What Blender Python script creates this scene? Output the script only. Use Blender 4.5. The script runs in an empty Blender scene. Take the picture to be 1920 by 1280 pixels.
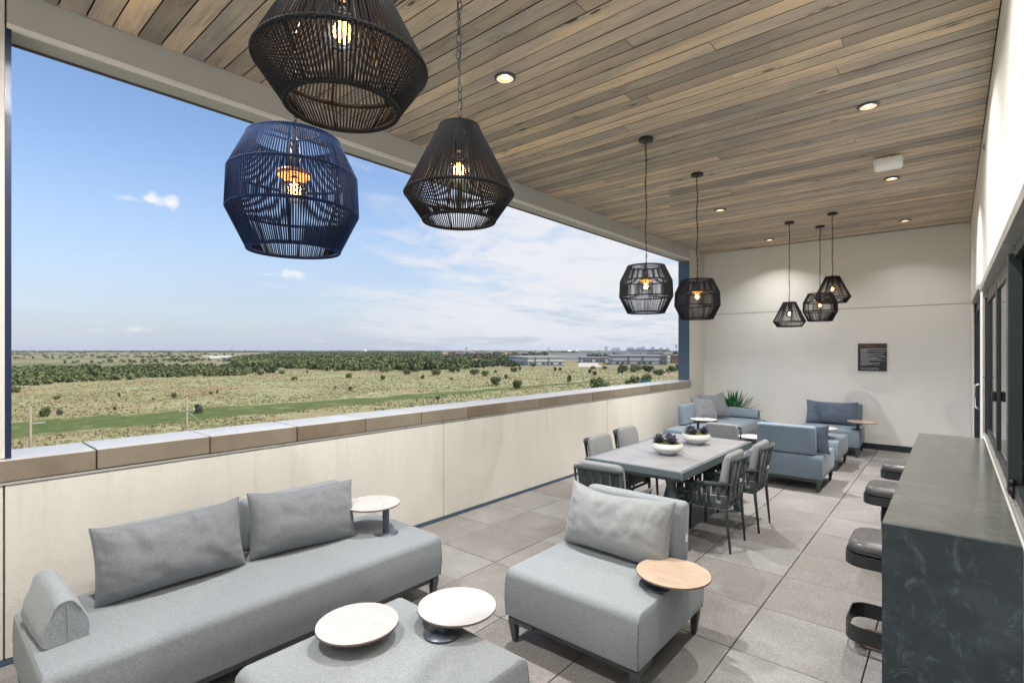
import bpy, math, random
import numpy as np
from mathutils import Vector, Matrix, noise as mnoise

R = math.radians
C = bpy.context.scene.collection
SC = bpy.context.scene

# ------------------------------------------------------------------ camera, world, sun, exposure
EYE = 1.70                      # camera height above the terrace floor
YAW = R(40.5)
cam_d = bpy.data.cameras.new('camera')
cam = bpy.data.objects.new('camera', cam_d); C.objects.link(cam)
cam.location = (0, 0, EYE)
cam.rotation_euler = (R(90), 0, YAW)
cam_d.sensor_width = 36.0
cam_d.lens = 967 / 1920 * 36.0
cam_d.shift_y = -(640 - 656) / 1920
cam_d.clip_start = 0.02
cam_d.clip_end = 60000
SC.camera = cam

SUN_EL, SUN_AZ = R(50), math.atan2(0.42, 0.90)      # direction towards the sun: behind the building, to the right
sd = Vector((math.cos(SUN_EL) * math.cos(SUN_AZ), math.cos(SUN_EL) * math.sin(SUN_AZ), math.sin(SUN_EL)))
sun_d = bpy.data.lights.new('sun', 'SUN'); sun_d.energy = 2.4; sun_d.angle = R(0.53); sun_d.color = (1.0, 0.95, 0.87)
sun = bpy.data.objects.new('sun', sun_d); C.objects.link(sun)
sun.rotation_euler = sd.to_track_quat('Z', 'Y').to_euler()
sun.location = (30, 10, 60)

world = bpy.data.worlds.new('World'); SC.world = world; world.use_nodes = True
wt = world.node_tree; wn = wt.nodes; wl = wt.links
wn.clear()
def WN(t, **k):
    n = wn.new(t)
    for a, b in k.items(): setattr(n, a, b)
    return n
def wmath(op, a, b=None, clamp=False):
    n = WN('ShaderNodeMath', operation=op, use_clamp=clamp)
    for i, v in enumerate((a, b)):
        if v is None: continue
        if isinstance(v, (int, float)): n.inputs[i].default_value = v
        else: wl.new(v, n.inputs[i])
    return n.outputs[0]
def wramp(src, a, b, c=0.0, d=1.0):
    n = WN('ShaderNodeMapRange', interpolation_type='SMOOTHSTEP')
    wl.new(src, n.inputs['Value'])
    n.inputs['From Min'].default_value = a; n.inputs['From Max'].default_value = b
    n.inputs['To Min'].default_value = c; n.inputs['To Max'].default_value = d
    return n.outputs['Result']
w_out = WN('ShaderNodeOutputWorld'); w_bg = WN('ShaderNodeBackground')
SKY_STRENGTH = 0.092
w_bg.inputs['Strength'].default_value = SKY_STRENGTH
wl.new(w_bg.outputs[0], w_out.inputs[0])
sky = WN('ShaderNodeTexSky', sky_type='NISHITA', sun_disc=False)
sky.sun_elevation = SUN_EL
sky.sun_rotation = R(90) - SUN_AZ
sky.altitude = 200; sky.air_density = 1.0; sky.dust_density = 0.6; sky.ozone_density = 4.0
tc = WN('ShaderNodeTexCoord')
sep = WN('ShaderNodeSeparateXYZ'); wl.new(tc.outputs['Generated'], sep.inputs[0])
dx, dy, dz = sep.outputs[0], sep.outputs[1], sep.outputs[2]
zc = wmath('ADD', wmath('MAXIMUM', dz, 0.0), 0.09)
comb = WN('ShaderNodeCombineXYZ')
wl.new(wmath('DIVIDE', dx, zc), comb.inputs[0]); wl.new(wmath('DIVIDE', dy, zc), comb.inputs[1])
def wnoise(vec, scale, detail, rough=0.5, dist=0.0, sx=1.0, sy=1.0, rz=0.0, off=(0, 0, 0)):
    m = WN('ShaderNodeMapping'); wl.new(vec, m.inputs[0])
    m.inputs['Scale'].default_value = (sx, sy, 1); m.inputs['Rotation'].default_value = (0, 0, rz)
    m.inputs['Location'].default_value = off
    n = WN('ShaderNodeTexNoise'); wl.new(m.outputs[0], n.inputs['Vector'])
    n.inputs['Scale'].default_value = scale; n.inputs['Detail'].default_value = detail
    n.inputs['Roughness'].default_value = rough; n.inputs['Distortion'].default_value = dist
    return n.outputs['Fac']
# broken cirrus, thickening towards +Y
n1 = wnoise(comb.outputs[0], 0.62, 7, 0.60, 0.5, 1.0, 0.62, R(35), (3.1, 1.7, 0))
n2 = wnoise(comb.outputs[0], 3.2, 6, 0.62, 0.4, 1.0, 0.8, R(20), (8, 2, 0))
nn = wmath('ADD', wmath('MULTIPLY', n1, 0.68), wmath('MULTIPLY', n2, 0.32))
side = wramp(wmath('ADD', wmath('MULTIPLY', dy, 0.9), wmath('MULTIPLY', dx, 0.35)), -0.16, 0.50)   # 0 towards -X, 1 towards +Y
thr = wmath('SUBTRACT', 0.64, wmath('MULTIPLY', side, 0.245))
cir = wmath('MULTIPLY', wramp(wmath('SUBTRACT', nn, thr), -0.02, 0.13), wmath('ADD', wmath('MULTIPLY', side, 0.85), 0.12))
# milky low layer near the horizon
low = wmath('MULTIPLY', wramp(dz, 0.36, -0.04), 0.95)
lown = wnoise(comb.outputs[0], 0.30, 6, 0.6, 0.3, 0.6, 1.0, R(-15), (1, 4, 0))
low = wmath('MULTIPLY', low, wramp(lown, 0.25, 0.62, 0.80, 1.0))
# small fair-weather cumulus at a few bearings
det = WN('ShaderNodeTexNoise'); wl.new(tc.outputs['Generated'], det.inputs['Vector'])
det.inputs['Scale'].default_value = 34; det.inputs['Detail'].default_value = 7; det.inputs['Roughness'].default_value = 0.62
_s, _c = math.sin(YAW), math.cos(YAW)
def bearing(u, v):
    a, b = (u - 960) / 967, (656 - v) / 967
    return Vector((-_s + _c * a, _c + _s * a, b)).normalized()
puff = None
for (u, v, wdt, hgt, dens) in ((296, 378, .040, .015, 1.0), (243, 372, .022, .007, .45), (546, 512, .040, .014, .95), (505, 514, .03, .006, .4), (250, 618, .036, .006, .6),
                         (180, 619, .015, .004, .4), (500, 612, .014, .005, .5), (420, 625, .012, .004, .35), (705, 600, .02, .005, .35), (600, 640, .03, .004, .3)):
    d = bearing(u, v); rt = d.cross(Vector((0, 0, 1))).normalized(); up = rt.cross(d).normalized()
    def dot(vec):
        n = WN('ShaderNodeVectorMath', operation='DOT_PRODUCT'); wl.new(tc.outputs['Generated'], n.inputs[0]); n.inputs[1].default_value = vec
        return n.outputs['Value']
    ex = wmath('DIVIDE', dot(rt), wdt); ey = wmath('DIVIDE', dot(up), hgt)
    rr = wmath('SQRT', wmath('ADD', wmath('MULTIPLY', ex, ex), wmath('MULTIPLY', ey, ey)))
    front = wmath('GREATER_THAN', dot(d), 0.5)
    m = wmath('SUBTRACT', wmath('MULTIPLY', wmath('SUBTRACT', det.outputs['Fac'], 0.5), 2.6), wmath('SUBTRACT', rr, 0.72))
    m = wmath('MULTIPLY', wmath('MULTIPLY', wramp(m, -0.10, 0.75), front), dens)
    puff = m if puff is None else wmath('MAXIMUM', puff, m)
def wmix(fac, a, b):
    n = WN('ShaderNodeMix', data_type='RGBA'); wl.new(fac, n.inputs['Factor'])
    for s, v in ((n.inputs[6], a), (n.inputs[7], b)):
        if isinstance(v, tuple): s.default_value = v
        else: wl.new(v, s)
    return n.outputs[2]
CL = 1.44
veil = WN('ShaderNodeValue'); veil.outputs[0].default_value = 0.04
col = wmix(veil.outputs[0], sky.outputs[0], (3.1, 3.2, 3.4, 1))
col = wmix(low, col, (1.90 * CL, 2.06 * CL, 2.42 * CL, 1))
col = wmix(cir, col, (2.95 * CL, 2.98 * CL, 3.12 * CL, 1))
col = wmix(puff, col, (3.45 * CL, 3.40 * CL, 3.42 * CL, 1))
wl.new(col, w_bg.inputs['Color'])

vs = SC.view_settings
vs.view_transform = 'Standard'; vs.look = 'None'; vs.gamma = 1.0; vs.use_curve_mapping = False
vs.exposure = 1.14
SC.render.engine = 'CYCLES'
cy = SC.cycles
cy.use_denoising = True
cy.max_bounces = 8; cy.diffuse_bounces = 5; cy.glossy_bounces = 4; cy.transmission_bounces = 6; cy.transparent_max_bounces = 12
cy.caustics_reflective = False; cy.caustics_refractive = False
cy.sample_clamp_indirect = 6.0

# ------------------------------------------------------------------ helpers
class MB:
    """collects vertices and faces; build() links them as ONE mesh object"""
    def __init__(s): s.v = []; s.f = []; s.sm = []; s.sharp = None
    def add(s, vs_, fs_, smooth=False, M=None):
        o = len(s.v)
        if M is not None: vs_ = [tuple(M @ Vector(p)) for p in vs_]
        s.v += [tuple(p) for p in vs_]
        s.f += [tuple(i + o for i in f) for f in fs_]
        s.sm += [smooth] * len(fs_)
        return s
    def box(s, x0, x1, y0, y1, z0, z1, M=None, bevel=0.0):
        if bevel > 0:
            b = bevel
            vs_ = []
            for z, i in ((z0, b), (z0 + b, 0), (z1 - b, 0), (z1, b)):
                xs = (x0 + i, x1 - i); ys = (y0 + i, y1 - i)
                c = b if i == 0 else b * 0.4
                xa, xb, ya, yb = xs[0], xs[1], ys[0], ys[1]
                vs_ += [(xa + c, ya, z), (xb - c, ya, z), (xb, ya + c, z), (xb, yb - c, z), (xb - c, yb, z), (xa + c, yb, z), (xa, yb - c, z), (xa, ya + c, z)]
            fs_ = []
            for k in range(3):
                for i in range(8):
                    j = (i + 1) % 8
                    fs_.append((k * 8 + i, k * 8 + j, k * 8 + 8 + j, k * 8 + 8 + i))
            fs_.append(tuple(range(7, -1, -1))); fs_.append(tuple(range(24, 32)))
            return s.add(vs_, fs_, False, M)
        vs_ = [(x0, y0, z0), (x1, y0, z0), (x1, y1, z0), (x0, y1, z0), (x0, y0, z1), (x1, y0, z1), (x1, y1, z1), (x0, y1, z1)]
        return s.add(vs_, [(0, 3, 2, 1), (4, 5, 6, 7), (0, 1, 5, 4), (1, 2, 6, 5), (2, 3, 7, 6), (3, 0, 4, 7)], False, M)
    def loft(s, rings, closed=True, caps=True, smooth=True, M=None):
        n = len(rings[0]); vs_ = [p for r in rings for p in r]; fs_ = []
        for k in range(len(rings) - 1):
            for i in range(n if closed else n - 1):
                j = (i + 1) % n
                fs_.append((k * n + i, k * n + j, (k + 1) * n + j, (k + 1) * n + i))
        if caps:
            fs_.append(tuple(range(n - 1, -1, -1))); fs_.append(tuple(range((len(rings) - 1) * n, len(rings) * n)))
        return s.add(vs_, fs_, smooth, M)
    def tube(s, pts, r, n=6, closed=False, caps=True, smooth=True, M=None, flat=1.0):
        pts = [Vector(p) for p in pts]; m = len(pts); rings = []
        rad = r if isinstance(r, (list, tuple)) else [r] * m
        up0 = Vector((0, 0, 1))
        for k, p in enumerate(pts):
            a = pts[k - 1] if (k > 0 or closed) else p
            b = pts[(k + 1) % m] if (k < m - 1 or closed) else p
            t = (b - a).normalized()
            u = t.cross(up0)
            if u.length < 0.05: u = t.cross(Vector((0, 1, 0.01)))
            u.normalize(); w = u.cross(t).normalized()
            rings.append([tuple(p + (u * math.cos(q) + w * math.sin(q) * flat) * rad[k]) for q in [2 * math.pi * i / n for i in range(n)]])
        if closed: rings.append(rings[0]); caps = False
        return s.loft(rings, True, caps, smooth, M)
    def lathe(s, prof, n=24, smooth=True, caps=False, M=None, cx=0, cy=0):
        rings = [[(cx + r * math.cos(2 * math.pi * i / n), cy + r * math.sin(2 * math.pi * i / n), z) for i in range(n)] for r, z in prof]
        return s.loft(rings, True, caps, smooth, M)
    def mesh(s, name, mat):
        me = bpy.data.meshes.new(name); me.from_pydata(s.v, [], s.f)
        me.polygons.foreach_set('use_smooth', s.sm)
        if mat: me.materials.append(mat)
        me.update()
        if s.sharp: me.set_sharp_from_angle(angle=R(s.sharp))
        return me
    def build(s, name, mat, parent=None, loc=(0, 0, 0), rot=(0, 0, 0)):
        return link(name, s.mesh(name, mat), parent, loc, rot)

def link(name, me, parent=None, loc=(0, 0, 0), rot=(0, 0, 0)):
    o = bpy.data.objects.new(name, me); C.objects.link(o)
    o.parent = parent; o.location = loc; o.rotation_euler = rot
    return o
def tag(o, label=None, cat=None, group=None, kind=None):
    if label: o['label'] = label
    if cat: o['category'] = cat
    if group: o['group'] = group
    if kind: o['kind'] = kind
    return o
def thing(name, label, cat, loc=(0, 0, 0), rz=0.0, group=None):
    o = bpy.data.objects.new(name, None); C.objects.link(o)
    o.empty_display_size = 0.1; o.location = loc; o.rotation_euler = (0, 0, rz)
    return tag(o, label, cat, group)
KIDS = {}
def copy_tree(o, parent=None):
    c = o.copy(); C.objects.link(c)
    if parent is not None:
        c.parent = parent; c.matrix_parent_inverse = o.matrix_parent_inverse.copy()
    for ch in list(o.children): copy_tree(ch, c)
    return c
def dup(o, loc, rz, label, group=None):
    c = copy_tree(o); c.location = loc; c.rotation_euler = (0, 0, rz); c['label'] = label
    if group: c['group'] = group
    return c
def flat_mesh(name, V, F, mat):
    """V (n,3) array, F (m,4) or (m,3) int array"""
    me = bpy.data.meshes.new(name)
    k = F.shape[1]
    me.vertices.add(len(V)); me.vertices.foreach_set('co', V.astype(np.float32).ravel())
    me.loops.add(F.size); me.loops.foreach_set('vertex_index', F.astype(np.int32).ravel())
    me.polygons.add(len(F)); me.polygons.foreach_set('loop_start', np.arange(0, F.size, k, dtype=np.int32))
    me.update(calc_edges=True); me.validate()
    if mat: me.materials.append(mat)
    return me

# ------------------------------------------------------------------ materials
class MT:
    def __init__(s, name, base=(.5, .5, .5), rough=.6, metal=0.0, spec=0.5):
        s.m = bpy.data.materials.new(name); s.m.use_nodes = True
        s.t = s.m.node_tree; s.n = s.t.nodes; s.l = s.t.links
        s.b = s.n['Principled BSDF']
        s.b.inputs['Base Color'].default_value = (*base, 1); s.b.inputs['Roughness'].default_value = rough
        s.b.inputs['Metallic'].default_value = metal; s.b.inputs['Specular IOR Level'].default_value = spec
        s.tc = None
    def N(s, t, **k):
        n = s.n.new(t)
        for a, b in k.items(): setattr(n, a, b)
        return n
    def coord(s, which='Object', scale=(1, 1, 1), off=(0, 0, 0), rot=(0, 0, 0), rnd=0.0):
        if s.tc is None: s.tc = s.N('ShaderNodeTexCoord')
        src = s.tc.outputs[which] if which != 'World' else s.N('ShaderNodeNewGeometry').outputs['Position']
        if rnd:
            oi = s.N('ShaderNodeObjectInfo'); vm = s.N('ShaderNodeVectorMath', operation='MULTIPLY_ADD')
            cb = s.N('ShaderNodeCombineXYZ')
            for i in range(3): s.l.new(oi.outputs['Random'], cb.inputs[i])
            s.l.new(cb.outputs[0], vm.inputs[0]); vm.inputs[1].default_value = (rnd, rnd * 1.7, rnd * .6); s.l.new(src, vm.inputs[2]); src = vm.outputs[0]
        m = s.N('ShaderNodeMapping'); s.l.new(src, m.inputs[0])
        m.inputs['Scale'].default_value = scale; m.inputs['Location'].default_value = off; m.inputs['Rotation'].default_value = rot
        return m.outputs[0]
    def noise(s, vec, scale, detail=3, rough=.5, dist=0.0):
        n = s.N('ShaderNodeTexNoise'); s.l.new(vec, n.inputs['Vector'])
        n.inputs['Scale'].default_value = scale; n.inputs['Detail'].default_value = detail
        n.inputs['Roughness'].default_value = rough; n.inputs['Distortion'].default_value = dist
        return n.outputs['Fac']
    def ramp(s, fac, stops):
        n = s.N('ShaderNodeValToRGB'); s.l.new(fac, n.inputs[0]); e = n.color_ramp.elements
        while len(e) < len(stops): e.new(0.5)
        for el, (p, c) in zip(e, stops):
            el.position = p; el.color = (*c, 1) if len(c) == 3 else c
        return n.outputs[0]
    def rng(s, fac, a, b, c=0.0, d=1.0, smooth=True):
        n = s.N('ShaderNodeMapRange', interpolation_type='SMOOTHSTEP' if smooth else 'LINEAR'); s.l.new(fac, n.inputs['Value'])
        for k, v in (('From Min', a), ('From Max', b), ('To Min', c), ('To Max', d)): n.inputs[k].default_value = v
        return n.outputs['Result']
    def math(s, op, a, b=None, clamp=False):
        n = s.N('ShaderNodeMath', operation=op, use_clamp=clamp)
        for i, v in enumerate((a, b)):
            if v is None: continue
            if isinstance(v, (int, float)): n.inputs[i].default_value = v
            else: s.l.new(v, n.inputs[i])
        return n.outputs[0]
    def mix(s, fac, a, b, mode='MIX'):
        n = s.N('ShaderNodeMix', data_type='RGBA', blend_type=mode)
        for sk, v in ((n.inputs['Factor'], fac), (n.inputs[6], a), (n.inputs[7], b)):
            if isinstance(v, (int, float)): sk.default_value = v
            elif isinstance(v, tuple): sk.default_value = (*v, 1) if len(v) == 3 else v
            else: s.l.new(v, sk)
        return n.outputs[2]
    def col(s, x): s.l.new(x, s.b.inputs['Base Color']); return s
    def rgh(s, x): s.l.new(x, s.b.inputs['Roughness']); return s
    def bump(s, h, strength=.3, dist=.01):
        n = s.N('ShaderNodeBump'); n.inputs['Strength'].default_value = strength; n.inputs['Distance'].default_value = dist
        s.l.new(h, n.inputs['Height']); s.l.new(n.outputs[0], s.b.inputs['Normal']); return s
    def rand(s): return s.N('ShaderNodeObjectInfo').outputs['Random']

def scl(c, k): return tuple(x * k for x in c)
def mat_simple(name, base, rough=.5, metal=0.0, var=0.12, nscale=8, spec=.5, bump=0.0, which='Object', bscale=120):
    m = MT(name, base, rough, metal, spec)
    v = m.coord(which)
    n = m.noise(v, nscale, 4, .6)
    m.col(m.mix(n, scl(base, 1 - var), scl(base, 1 + var)))
    m.rgh(m.rng(m.noise(v, nscale * 2.3, 3), .3, .7, max(.05, rough - .08), rough + .08))
    if bump: m.bump(m.noise(v, bscale, 3, .6), bump, .003)
    return m.m
def mat_fabric(name, base, dark=.80, sc=500):
    m = MT(name, base, .92, 0, .2)
    m.b.inputs['Sheen Weight'].default_value = .2; m.b.inputs['Sheen Roughness'].default_value = .5
    a = m.noise(m.coord('Object', (1, .22, .22)), sc, 1, .5)
    b = m.noise(m.coord('Object', (.22, .22, 1)), sc, 1, .5)
    c = m.noise(m.coord('Object', (.22, 1, .22)), sc, 1, .5)
    w = m.math('MULTIPLY', m.math('ADD', m.math('ADD', a, b), c), .3333)
    f = m.noise(m.coord('Object'), 900, 1, .5)
    big = m.noise(m.coord('Object', rnd=5), 3, 3, .5)
    col = m.mix(m.rng(w, .36, .64), scl(base, .76), scl(base, 1.14))
    col = m.mix(m.rng(f, .35, .65, 0, .35), col, scl(base, .52))
    col = m.mix(m.rng(big, .3, .7, 0, .10), col, scl(base, .85))
    m.col(col); m.bump(m.math('ADD', w, m.math('MULTIPLY', f, .5)), .25, .0012)
    return m.m
def mat_stucco(name, base, sc=170, bs=.5, stain=.10):
    m = MT(name, base, .85, 0, .25)
    v = m.coord('World')
    n1 = m.noise(v, .9, 5, .6); n2 = m.noise(m.coord('World', (3, 3, .5)), 1.2, 5, .65)
    f = m.math('MULTIPLY', m.math('ADD', n1, n2), .5)
    m.col(m.mix(m.rng(f, .30, .72), scl(base, 1 - stain * .5), scl(base, 1 + stain * .4)))
    if stain > .08:
        zz = m.N('ShaderNodeSeparateXYZ'); m.l.new(v, zz.inputs[0])
        st_ = m.math('MULTIPLY', m.rng(m.noise(m.coord('World', (9, 9, .35)), 1.6, 5, .7), .52, .72), m.rng(m.math('ABSOLUTE', m.math('SUBTRACT', zz.outputs[2], .97)), .75, .0, 0, .22))
        cc_ = m.mix(m.rng(f, .30, .72), scl(base, 1 - stain * .5), scl(base, 1 + stain * .4)); m.col(m.mix(st_, cc_, scl(base, .50)))
    h = m.math('ADD', m.noise(v, sc, 3, .7), m.math('MULTIPLY', m.noise(v, sc * .25, 3, .6), .8))
    m.bump(h, bs, .004)
    return m.m

M = {}
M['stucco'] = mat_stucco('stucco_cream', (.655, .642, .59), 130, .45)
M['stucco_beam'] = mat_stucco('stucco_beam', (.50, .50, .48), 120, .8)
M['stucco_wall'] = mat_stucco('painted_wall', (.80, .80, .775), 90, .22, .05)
M['groove'] = mat_simple('joint_shadow_gap', (.10, .09, .08), .9)
# precast coping
m = MT('precast_stone', (.34, .27, .19), .34, 0, .7)
v = m.coord('World', rnd=.8)
f = m.noise(v, 2.3, 6, .65, .4); g = m.noise(v, 38, 4, .7)
c_ = m.ramp(f, [(.25, (.140, .104, .068)), (.5, (.200, .160, .116)), (.75, (.285, .245, .195))])
c_ = m.mix(m.rng(m.rand(), 0, 1, 0, .55), c_, (.27, .245, .195))
c_ = m.mix(m.rng(g, .6, .75, 0, .35), c_, (.07, .05, .035))
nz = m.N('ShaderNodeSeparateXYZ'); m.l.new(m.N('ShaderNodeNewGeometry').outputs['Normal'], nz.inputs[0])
c_ = m.mix(m.rng(nz.outputs[2], .5, .9, 0, .85), c_, m.mix(m.rng(f, .3, .7), (.62, .61, .60), (.72, .71, .70)))   # upper face coloured paler to stand in for sky light
m.col(c_).bump(g, .25, .002); M['coping'] = m.m
# pavers
m = MT('concrete_paver', (.27, .26, .25), .78, 0, .35)
v = m.coord('World', rnd=3)
f = m.noise(v, 2.0, 6, .66, .5); g = m.noise(v, 120, 3, .75); sp = m.noise(v, 230, 1, .5)
c_ = m.ramp(f, [(.25, (.200, .196, .192)), (.5, (.290, .288, .287)), (.78, (.410, .412, .416))])
c_ = m.mix(m.rng(m.rand(), 0, 1, 0, .50), c_, (.165, .138, .118))
c_ = m.mix(m.rng(m.noise(m.coord('World', rnd=9), 5.5, 5, .7), .52, .75, 0, .35), c_, (.36, .36, .36))
c_ = m.mix(m.rng(g, .35, .7, 0, .55), c_, (.115, .108, .102))
c_ = m.mix(m.rng(sp, .62, .70, 0, .7), c_, (.60, .58, .55))
m.col(c_); m.rgh(m.rng(f, .3, .7, .60, .82)); m.bump(g, .6, .0022); M['paver'] = m.m
M['joint'] = mat_simple('paver_gap', (.035, .033, .03), .95)
# ceiling planks (run along X)
m = MT('stained_cedar', (.3, .25, .2), .62, 0, .3)
v = m.coord('World', rnd=11)
vs1 = m.coord('World', (1.0, 22, 22), rnd=11)
grain = m.noise(vs1, 1.7, 6, .62, .9); fine = m.noise(m.coord('World', (3.0, 150, 150), rnd=11), 2.2, 3, .6)
patch = m.noise(m.coord('World', (.9, 3.5, 3.5), rnd=11), 1.4, 5, .62, .4)
rd = m.rand()
base = m.ramp(rd, [(0.0, (.285, .262, .235)), (.16, (.660, .545, .415)), (.30, (.380, .360, .335)), (.46, (.740, .595, .435)), (.58, (.265, .253, .242)), (.72, (.680, .560, .425)), (.86, (.400, .345, .290)), (1.0, (.570, .505, .430))])
c_ = m.mix(m.rng(patch, .32, .70), m.mix(1.0, base, (.72, .75, .80), 'MULTIPLY'), m.mix(1.0, base, (1.22, 1.14, 1.03), 'MULTIPLY'))
c_ = m.mix(m.rng(grain, .50, .72, 0, .48), c_, (.115, .090, .070))
c_ = m.mix(m.rng(fine, .5, .8, 0, .35), c_, (.44, .37, .29))
vor = m.N('ShaderNodeTexVoronoi', feature='F1'); m.l.new(m.coord('World', (2.1, 7.4, 7.4), rnd=7), vor.inputs['Vector']); vor.inputs['Scale'].default_value = 1.0
kd = m.noise(m.coord('World', (1, 3, 3), rnd=7), 9, 3)
kn = m.math('ADD', vor.outputs['Distance'], m.math('MULTIPLY', m.math('SUBTRACT', kd, .5), .16))
c_ = m.mix(m.rng(kn, .055, .115, .88, 0), c_, (.055, .034, .022))
c_ = m.mix(m.rng(m.math('ABSOLUTE', m.math('SUBTRACT', kn, .17)), 0, .05, .32, 0), c_, (.11, .08, .055))
m.col(c_); m.bump(m.math('ADD', grain, m.math('MULTIPLY', fine, .5)), .22, .002); M['plank'] = m.m
M['plank_edge_shade'] = mat_simple('plank_edge_shade', (.035, .026, .020), .9)
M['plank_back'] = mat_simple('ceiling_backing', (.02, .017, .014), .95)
M['fabric_light'] = mat_fabric('fabric_light_grey', (.285, .314, .338))
M['fabric_mid'] = mat_fabric('fabric_grey', (.255, .282, .308))
M['fabric_pillow'] = mat_fabric('fabric_dark_grey', (.190, .205, .224))
M['fabric_pale'] = mat_fabric('fabric_pale_grey', (.285, .302, .312))
M['fabric_blue'] = mat_fabric('fabric_blue_grey', (.20, .26, .322))
M['fabric_slate'] = mat_fabric('fabric_slate', (.125, .165, .225))
M['seam'] = mat_simple('seam_piping', (.135, .15, .165), .9)
M['metal_dark'] = mat_simple('powder_coated_charcoal', (.055, .066, .074), .42, .0, .15, 20, .5, .12, bscale=400)
M['metal_frame'] = mat_simple('window_frame_dark', (.032, .042, .046), .36, .2, .2, 6, .5)
M['metal_jamb'] = mat_simple('slate_blue_flashing', (.085, .125, .185), .42, .25, .12, 3, .5)
M['metal_navy'] = mat_simple('navy_flashing', (.006, .020, .070), .38, .1, .12, 3, .5)
M['metal_light'] = mat_simple('anodised_trim', (.52, .51, .48), .35, .5, .1, 6)
M['white_trim'] = mat_simple('white_drip_bead', (.82, .81, .78), .5)
M['white_plastic'] = mat_simple('white_plastic', (.90, .90, .89), .4)
M['table_leg'] = mat_simple('table_steel', (.125, .158, .175), .40, .2, .12, 12)
M['post_metal'] = mat_simple('blue_grey_steel', (.10, .125, .155), .35, .5, .12, 20)
# ceramic table top
m = MT('ceramic_top', (.26, .27, .285), .34, 0, .5)
v = m.coord('Object'); f = m.noise(v, 5, 6, .65, .6); g = m.noise(v, 60, 3)
m.col(m.mix(m.rng(f, .3, .7), (.27, .275, .29), (.34, .345, .358))); m.rgh(m.rng(g, .3, .7, .28, .40)); M['table_top'] = m.m
# counter slabs
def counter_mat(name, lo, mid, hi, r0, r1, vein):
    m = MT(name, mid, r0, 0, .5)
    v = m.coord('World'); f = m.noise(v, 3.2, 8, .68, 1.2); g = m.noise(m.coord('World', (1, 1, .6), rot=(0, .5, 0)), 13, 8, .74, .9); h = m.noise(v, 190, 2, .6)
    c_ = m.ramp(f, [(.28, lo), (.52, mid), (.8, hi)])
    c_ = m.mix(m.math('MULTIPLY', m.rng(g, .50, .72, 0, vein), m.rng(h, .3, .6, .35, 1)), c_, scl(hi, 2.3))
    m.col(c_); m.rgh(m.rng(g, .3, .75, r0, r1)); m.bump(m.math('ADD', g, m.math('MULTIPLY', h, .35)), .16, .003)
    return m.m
M['counter_top'] = counter_mat('soapstone_top_lit', (.110, .116, .106), (.135, .141, .130), (.165, .172, .158), .09, .19, .15)  # top paler than the side stone: reflected wall light put into its colour
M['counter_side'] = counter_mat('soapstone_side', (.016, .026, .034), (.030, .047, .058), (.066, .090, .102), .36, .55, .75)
M['leather'] = mat_simple('black_vinyl', (.085, .083, .086), .33, 0, .18, 9, .5, .2, bscale=260)
M['stool_metal'] = mat_simple('stool_charcoal', (.030, .034, .036), .38, .1, .2, 14)
M['footplate'] = mat_simple('bronze_footplate', (.150, .110, .085), .45, .3, .3, 18)
# laminate discs
def disc_mat(name, a, b, r=.28):
    m = MT(name, a, r, 0, .5)
    g = m.noise(m.coord('Object', (2, 26, 2), rnd=4), 3.0, 5, .6, .7); f = m.noise(m.coord('Object', rnd=4), 4, 3)
    m.col(m.mix(m.rng(g, .35, .7), a, b)); m.rgh(m.rng(f, .3, .7, r - .05, r + .1))
    return m.m
M['disc_oak'] = disc_mat('oak_laminate', (.40, .29, .21), (.54, .42, .325))
M['disc_white'] = disc_mat('limed_oak_laminate', (.46, .45, .445), (.54, .53, .53))
M['disc_edge'] = mat_simple('laminate_edge', (.16, .11, .085), .5)
# rope
m = MT('woven_rope', (.040, .043, .048), .88, 0, .2); m.b.inputs['Sheen Weight'].default_value = 0
w = m.N('ShaderNodeTexWave', wave_type='BANDS', bands_direction='Z'); m.l.new(m.coord('Object', rot=(.5, .4, 0)), w.inputs[0]); w.inputs['Scale'].default_value = 95; w.inputs['Distortion'].default_value = 1.5
m.col(m.mix(w.outputs['Fac'], (.008, .009, .011), (.024, .026, .030))); m.bump(w.outputs['Fac'], .4, .002); M['rope'] = m.m
m = MT('rope_blue_fringe', (.010, .020, .05), .88, 0, .2); m.b.inputs['Sheen Weight'].default_value = .55; m.b.inputs['Sheen Roughness'].default_value = .30; m.b.inputs['Sheen Tint'].default_value = (.08, .30, 1, 1)  # blue fringing of light painted into the dark rope's colour and sheen
w = m.N('ShaderNodeTexWave', wave_type='BANDS', bands_direction='Z'); m.l.new(m.coord('Object', rot=(.5, .4, 0)), w.inputs[0]); w.inputs['Scale'].default_value = 95; w.inputs['Distortion'].default_value = 1.5
m.col(m.mix(w.outputs['Fac'], (.006, .010, .026), (.014, .028, .085))); m.bump(w.outputs['Fac'], .4, .002); M['rope_blue_fringe'] = m.m
M['strap'] = mat_fabric('charcoal_strap', (.058, .076, .079), .7, 200)
M['black_metal'] = mat_simple('black_iron', (.018, .018, .019), .45, .3, .1, 20)
M['cup'] = mat_simple('bulb_tinted_socket_cup', (.45, .24, .10), .4, .3, .1, 20)  # orange light of the bulb put into the colour of a dark cup
def emis(name, colr, s, base=(.8, .7, .5)):
    m = MT(name, base, .5); m.b.inputs['Emission Color'].default_value = (*colr, 1); m.b.inputs['Emission Strength'].default_value = s
    return m.m
M['filament'] = emis('filament_glow', (1, .46, .12), 9)
M['lens'] = emis('downlight_lens', (1, .68, .36), 2.2)
M['can'] = emis('downlight_reflector', (1, .55, .26), .42, (.72, .52, .36))
m = MT('clear_bulb_glass', (1, 1, 1), .02); m.n.remove(m.b)
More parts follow.
